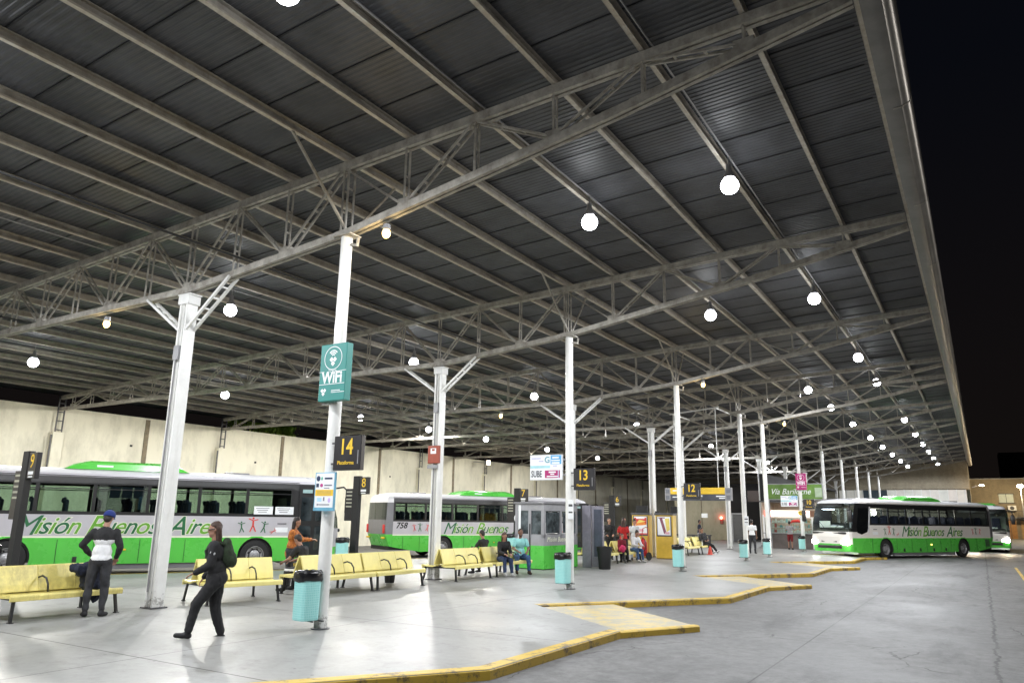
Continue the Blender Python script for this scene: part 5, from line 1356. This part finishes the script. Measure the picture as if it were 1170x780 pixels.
    if glasses:
        mb=MB(); mb.tube([hc+hx*-.078+hd*.015,hc+hx*-.05+f*.088+hd*.015,hc+f*.10+hd*.015,hc+hx*.05+f*.088+hd*.015,hc+hx*.078+hd*.015],.007,6); mb.build('glasses',M['black'],root)
    if cap_:
        bm=bmesh.new(); ell(bm,hc+hd*.050-f*.008,(.100,.114,.098),hr); o=fuse(bm,'cap',[cap_],root,.010,smooth=1)
        for v in o.data.vertices:
            hh=(v.co-hc).dot(hd)
            if hh<.02: v.co+=hd*(.02-hh)
        mb=MB(); mb.sph(hc+f*.13+hd*.03,(.065,.065,.010),u=14,v=8); mb.build('cap_brim',cap_,root,smooth=True)
    root['_j']=0; del root['_j']
    return root,J,dict(hc=hc,pel=pel,t=t,fy=fy,lx=lx,chest=chest)
BLK=cloth('black_cloth',(.018,.018,.02)); BLK2=cloth('charcoal_cloth',(.035,.036,.041),col2=(.018,.018,.02)); JEAN=cloth('blue_denim',(.05,.11,.24),var=.35,scale=14); JEAND=cloth('dark_denim',(.025,.045,.11)); WHT=cloth('white_cloth',(.75,.75,.76),var=.05); TEALC=cloth('turquoise_shirt_cloth',(.28,.62,.60),var=.08); NAVY=cloth('navy_cloth',(.012,.016,.035))
ORG=cloth('orange_patterned_cloth',(.55,.20,.04),var=.5,scale=22,col2=(.18,.04,.02)); REDC=cloth('red_shirt_cloth',(.55,.02,.02)); GRN=cloth('camo_backpack_cloth',(.03,.05,.025),var=.6,scale=14,col2=(.01,.014,.008)); BROWNS=cloth('brown_shoe',(.08,.045,.03)); GREYC=cloth('grey_cloth',(.35,.34,.35)); WSH=[cloth('white_shoe',(.7,.7,.7))]; CAPB=cloth('royal_blue_cap',(.012,.03,.17),var=.1); LGREY=cloth('light_grey_cloth',(.55,.56,.58),var=.05)
# man in blue cap, back to the camera; faces -X mostly (towards the bus)
FA=lambda x,y: math.atan2(-x,y)   # rz so that local +y points to (x,y)
person('man in royal blue cap, black and white jacket, seen from behind leaning over the bench',(-13.30,7.86,0),FA(-.75,.66),1.02,torso=(0,.10,1),hipz=.925,
  legs=[((-.13,.08,-1),(.0,-.10,-1),(-.45,1,0)),((.05,.10,-1),(.02,-.16,-1),(.35,1,0))],
  arms=[((-.60,.0,-.85),(.60,.5,-.75)),((.38,.0,-1),(-.30,.6,-.75))],head=(.12,.32,1),face=(.15,1,-.25),skin='skin',hairstyle='short',hair='hair',
  top=[BLK,WHT],topf=lambda c:1 if (abs(c.x)<.175 and .86<c.z<1.26 and True and c.y<.13) else 0,jacket_len=.03,pants=[BLK2],shoe=[BLK],cap_=CAPB,stout=1.02)
# bag / jacket draped on the bench
t_=thing('draped_jacket','dark jacket and bag heaped on the worn bench beside the capped man','jacket',(-13.72,7.98,.44))
bm=bmesh.new(); ell(bm,(0,0,.2),(.16,.20,.22)); ell(bm,(.05,-.18,.33),(.10,.18,.12)); ell(bm,(-.02,-.3,.36),(.08,.10,.08)); ell(bm,(.02,.05,.05),(.2,.22,.1)); ell(bm,(.1,.05,-.05),(.08,.1,.2)); fuse(bm,'heap',[NAVY],t_,.015,disp=.03)
# walking woman, heading left in the picture (-X, slightly -Y)
wm,J,I=person('woman in black uniform jacket walking left with a camouflage backpack',(-9.88,7.66,0),FA(-.68,-.74),.99,torso=(0,.13,1),hipz=.845,fem=True,stout=1.18,
  legs=[((-.05,-.40,-1),(0,-.62,-1),(0,1,-.35)) if False else ((-.04,.62,-.9),(0,.22,-1),(0,1,.15)),((.04,-.02,-1),(0,-.30,-1),(0,1,-.05))],
  arms=[((-.12,.10,-1),(.10,.95,-.50)),((.16,-.05,-1),(-.05,.55,-.75))],head=(0,.12,1),face=(-.12,1,-.08),hair='hairb',hairstyle='long',glasses=True,
  top=[BLK],jacket_len=.06,pants=[BLK],shoe=[M['black']])
def backpack(root,I,m,s=1,emb=True):
    bm=bmesh.new(); c=I['chest']-I['fy']*.165; fr=frame(I['t'])
    ell(bm,c-I['t']*.03,(.15*s,.11*s,.24*s),fr); ell(bm,c-I['t']*.12-I['fy']*.06,(.13*s,.09*s,.14*s),fr); ell(bm,c+I['t']*.13,(.12*s,.08*s,.1*s),fr)
    fuse(bm,'backpack',[m],root,.013,disp=.01)
    mb=MB()
    for q in(-1,1):
        mb.tube([I['chest']+I['lx']*q*.11-I['fy']*.13+I['t']*.12,I['chest']+I['lx']*q*.12+I['t']*.185,I['chest']+I['lx']*q*.125+I['fy']*.135+I['t']*.06,I['chest']+I['lx']*q*.14+I['fy']*.09-I['t']*.14,I['chest']+I['lx']*q*.14-I['fy']*.10-I['t']*.2],.018,8)
    mb.build('backpack_strap',m,root,smooth=True)
backpack(wm,I,GRN,.86)
mb=MB(); p_=J['arm',0][0].lerp(J['arm',0][1],.35); mb.sph(p_+V((-.062,0,0)),(.012,.042,.042),u=12,v=8); mb.build('arm_patch',LGREY,wm,smooth=True)
# orange cardigan woman standing behind the bench, facing right
person('long haired woman in orange patterned top standing with both arms held out',(-14.55,13.35,0),FA(.80,.60),.985,torso=(0,.10,1),hipz=.90,fem=True,
  arms=[((-.15,.75,-.75),(.25,1,.02)),((.15,.75,-.72),(-.2,1,.05))],head=(0,.30,1),face=(0,1,-.5),hair='hair',hairstyle='long',top=[ORG],jacket_len=.10,pants=[BLK2],shoe=[BLK])
def seated(hz=.50,fwd=1,drop=1,spread=.15,kick=.1,ft=None):
    return [((-spread,1,-.06),(-.02,kick,-1),(-.15,1,0)),((spread,1,-.02),(.04,kick,-1),(.15,1,0))]
person('hunched man in black with a white trouser stripe having his hair done',(-13.72,13.10,0),FA(-.98,-.15),1.0,torso=(0,.38,1),hipz=.53,legs=seated(kick=.2,spread=.2),
  arms=[((-.2,.55,-.8),(.35,.9,-.3)),((.2,.55,-.8),(-.35,.9,-.3))],head=(0,.7,1),face=(0,1,-.7),skin='skin',hairstyle='short',top=[BLK],sleeve='short',pants=[BLK2,WHT],pantf=lambda c:1 if (c.x<-.12 and .47<c.z<.52) else 0,shoe=[BLK])
person('person in black seated with back to us on the far side of a bench',(-13.72,20.72,0),FA(-.99,.1),1.0,torso=(0,.12,1),hipz=.53,legs=seated(kick=-.2),arms=[((-.25,.5,-.8),(.35,.9,-.1)),((.25,.5,-.8),(-.35,.9,-.1))],head=(0,.35,1),face=(0,1,-.4),hairstyle='short',top=[BLK],pants=[BLK],shoe=[BLK],vox=.014)
person('seated woman in black hooded top, dark jeans and white shoes, head down',(-12.93,20.55,0),FA(.80,-.55),.98,torso=(0,.22,1),hipz=.53,fem=True,legs=seated(kick=.25,spread=.06),arms=[((-.12,.35,-.95),(.35,.95,-.25)),((.12,.35,-.95),(-.35,.95,-.25))],head=(.12,.42,1),face=(.25,1,-.55),skin='skin',hair='hairb',hairstyle='long',top=[BLK],pants=[JEAND],shoe=WSH,vox=.013,stout=1.05)
person('bearded man in turquoise T-shirt and blue jeans seated at the bench end',(-12.95,21.62,0),FA(.72,-.69),1.03,torso=(0,.16,1),hipz=.54,legs=seated(kick=.12,spread=.24),arms=[((-.28,.35,-.9),(.45,.9,-.35)),((.28,.35,-.9),(-.45,.9,-.30))],head=(0,.12,1),face=(0,1,-.1),skin='skind',beard=True,hairstyle='short',top=[TEALC],sleeve='short',pants=[JEAN],shoe=[BROWNS],vox=.013,stout=1.1)
# waiting group
g='group waiting by the yellow kiosk'
person('standing person in black by the platform 6 post, leftmost of the waiting group',(-14.3,31.7,0),FA(.5,-.85),1.02,hairstyle='short',top=[BLK],pants=[BLK],vox=.016,group=g,arms=[((-.2,.2,-1),(.3,.8,-.3)),((.2,.2,-1),(-.3,.8,-.3))])
person('standing person in dark navy top behind the red shirted woman',(-13.75,32.0,0),FA(.9,-.3),1.04,hairstyle='short',top=[NAVY],pants=[BLK2],vox=.016,group=g)
person('woman in bright red top and black trousers standing with her back to us',(-12.95,30.15,0),FA(-.4,.9),1.0,fem=True,hairstyle='long',hair='hairb',top=[REDC],sleeve='short',pants=[BLK],vox=.014,group=g,arms=[((-.3,.2,-1),(.35,.9,-.2)),((.3,.2,-1),(-.35,.9,-.2))],legs=[((-.06,.02,-1),(0,-.04,-1),(-.2,1,0)),((.10,.0,-1),(.04,-.03,-1),(.2,1,0))])
person('woman in white shirt with hair tied up standing beside the red topped woman',(-13.2,31.9,0),FA(.5,-.8),1.0,fem=True,hairstyle='bun',top=[LGREY],sleeve='short',pants=[LGREY],vox=.016,group=g,face=(-.6,1,-.2),head=(-.15,.2,1))
person('seated person in white top and blue jeans at the end of the group',(-12.75,30.75,0),FA(.85,-.5),.98,torso=(0,.35,1),hipz=.53,fem=True,hairstyle='bun',legs=seated(kick=.2,spread=.08),top=[WHT],pants=[JEAN],shoe=WSH,vox=.015,group=g,head=(0,.5,1),face=(0,1,-.5),arms=[((-.12,.45,-.95),(.35,.95,-.15)),((.12,.45,-.95),(-.35,.95,-.15))])
person('child in dark red jacket seated on the bench left of the red topped woman',(-12.85,29.6,0),FA(.85,-.5),.80,torso=(0,.25,1),hipz=.64,hairstyle='short',legs=seated(kick=.1,spread=.1),top=[cloth('maroon_cloth',(.22,.015,.03))],pants=[BLK],vox=.016,group=g)
t_=thing('pink_bag','bright pink bag on the seat beside the child','bag',(-12.62,29.25,.44)); bm=bmesh.new(); ell(bm,(0,0,.14),(.12,.17,.15)); fuse(bm,'bag',[cloth('pink_cloth',(.6,.03,.12))],t_,.02,disp=.02)
person('standing person in black half hidden by the grey screen',(-14.2,29.6,0),FA(.9,-.4),1.0,torso=(0,.1,1),hipz=.92,top=[BLK],pants=[BLK],vox=.018,group=g)
# far people
person('distant man in dark T-shirt and grey trousers before the beige wall',(-15.7,48.9,0),FA(1,.2),1.0,top=[NAVY],sleeve='short',pants=[GREYC],hairstyle='short',vox=.018,skin='skind')
person('sleeping man in patterned dark clothes slumped across the far bench',(-12.95,41.3,0),FA(.86,-.5),1.03,torso=(.15,-.30,1),hipz=.50,legs=[((-.12,1,-.25),(0,.75,-.7),(-.1,.8,.6)),((.1,1,-.25),(.04,.75,-.7),(.1,.8,.6))],arms=[((-.2,.3,-.9),(.5,.8,-.1)),((.2,.3,-.9),(-.5,.8,-.1))],head=(.1,.1,1),face=(0,1,-.3),top=[cloth('patterned_dark_cloth',(.05,.05,.055),var=.8,scale=14)],pants=[BLK],shoe=WSH,vox=.015,stout=1.1)
person('man in white shirt and dark trousers walking away past the twin columns',(-10.95,43.4,0),FA(-.1,1),1.04,top=[WHT],sleeve='short',pants=[BLK2],hairstyle='short',vox=.015,legs=[((-.1,.12,-1),(-.02,-.02,-1),(-.2,1,0)),((.1,-.05,-1),(.02,-.14,-1),(.2,1,0))],skin='skind')
person('customer in grey shirt and dark red shorts standing at the snack shop counter',(-10.55,51.3,0),FA(.1,1),1.0,top=[GREYC],sleeve='short',pants=[cloth('dark_red_shorts',(.18,.01,.015))],short=True,hairstyle='short',vox=.015,arms=[((-.4,.5,-.8),(.2,1,.3)),((.4,.5,-.8),(-.2,1,.3))],skin='skin')
t_=thing('water_bottle','small white bottle standing behind the sleeping man','bottle',(-12.9,40.6,.44)); mb=MB(); mb.lathe([(0,0),(.035,0),(.035,.18),(.014,.22),(.014,.25),(0,.25)],12); mb.build('bottle_body',M['signw'],t_)
# ------------------------------------------------------------------ camera, world, colour
F=850.83; yaw,pit,rol=R(31.70468),R(13.193026),R(.857514)
cy_,sy_,cp_,sp_=math.cos(yaw),math.sin(yaw),math.cos(pit),math.sin(pit)
fw=V((-sy_*cp_,cy_*cp_,sp_)); rt=V((cy_,sy_,0)); up=rt.cross(fw)
r_=rt*math.cos(rol)+up*math.sin(rol); u_=-rt*math.sin(rol)+up*math.cos(rol)
cd=bpy.data.cameras.new('camera'); cam=bpy.data.objects.new('camera',cd); C.objects.link(cam)
cam.matrix_world=Matrix(((r_.x,u_.x,-fw.x,0),(r_.y,u_.y,-fw.y,0),(r_.z,u_.z,-fw.z,1.8),(0,0,0,1)))
cd.sensor_width=36; cd.lens=36*F/1170; cd.clip_start=.05; cd.clip_end=900
sc.camera=cam
w=bpy.data.worlds.new('World'); sc.world=w; w.use_nodes=True
nt=w.node_tree; bg=nt.nodes['Background']
tc=nt.nodes.new('ShaderNodeTexCoord'); sp_n=nt.nodes.new('ShaderNodeSeparateXYZ'); nt.links.new(tc.outputs['Generated'],sp_n.inputs[0])
rp=nt.nodes.new('ShaderNodeValToRGB'); e=rp.color_ramp.elements; e[0].position=0; e[0].color=(.0060,.0045,.0038,1); e[1].position=.5; e[1].color=(.0022,.0026,.0042,1); nt.links.new(sp_n.outputs[2],rp.inputs[0]); nt.links.new(rp.outputs[0],bg.inputs[0]); bg.inputs[1].default_value=1.0
sc.view_settings.view_transform='Standard'; sc.view_settings.look='None'; sc.view_settings.gamma=1; sc.view_settings.exposure=.18
sc.render.engine='CYCLES'
cy=sc.cycles; cy.use_denoising=True; cy.max_bounces=6; cy.diffuse_bounces=4; cy.glossy_bounces=3; cy.transparent_max_bounces=16; cy.sample_clamp_indirect=6; cy.caustics_reflective=False; cy.caustics_refractive=False
try: cy.use_light_tree=True
except Exception: pass

bpy.data.scenes.remove(TMP)
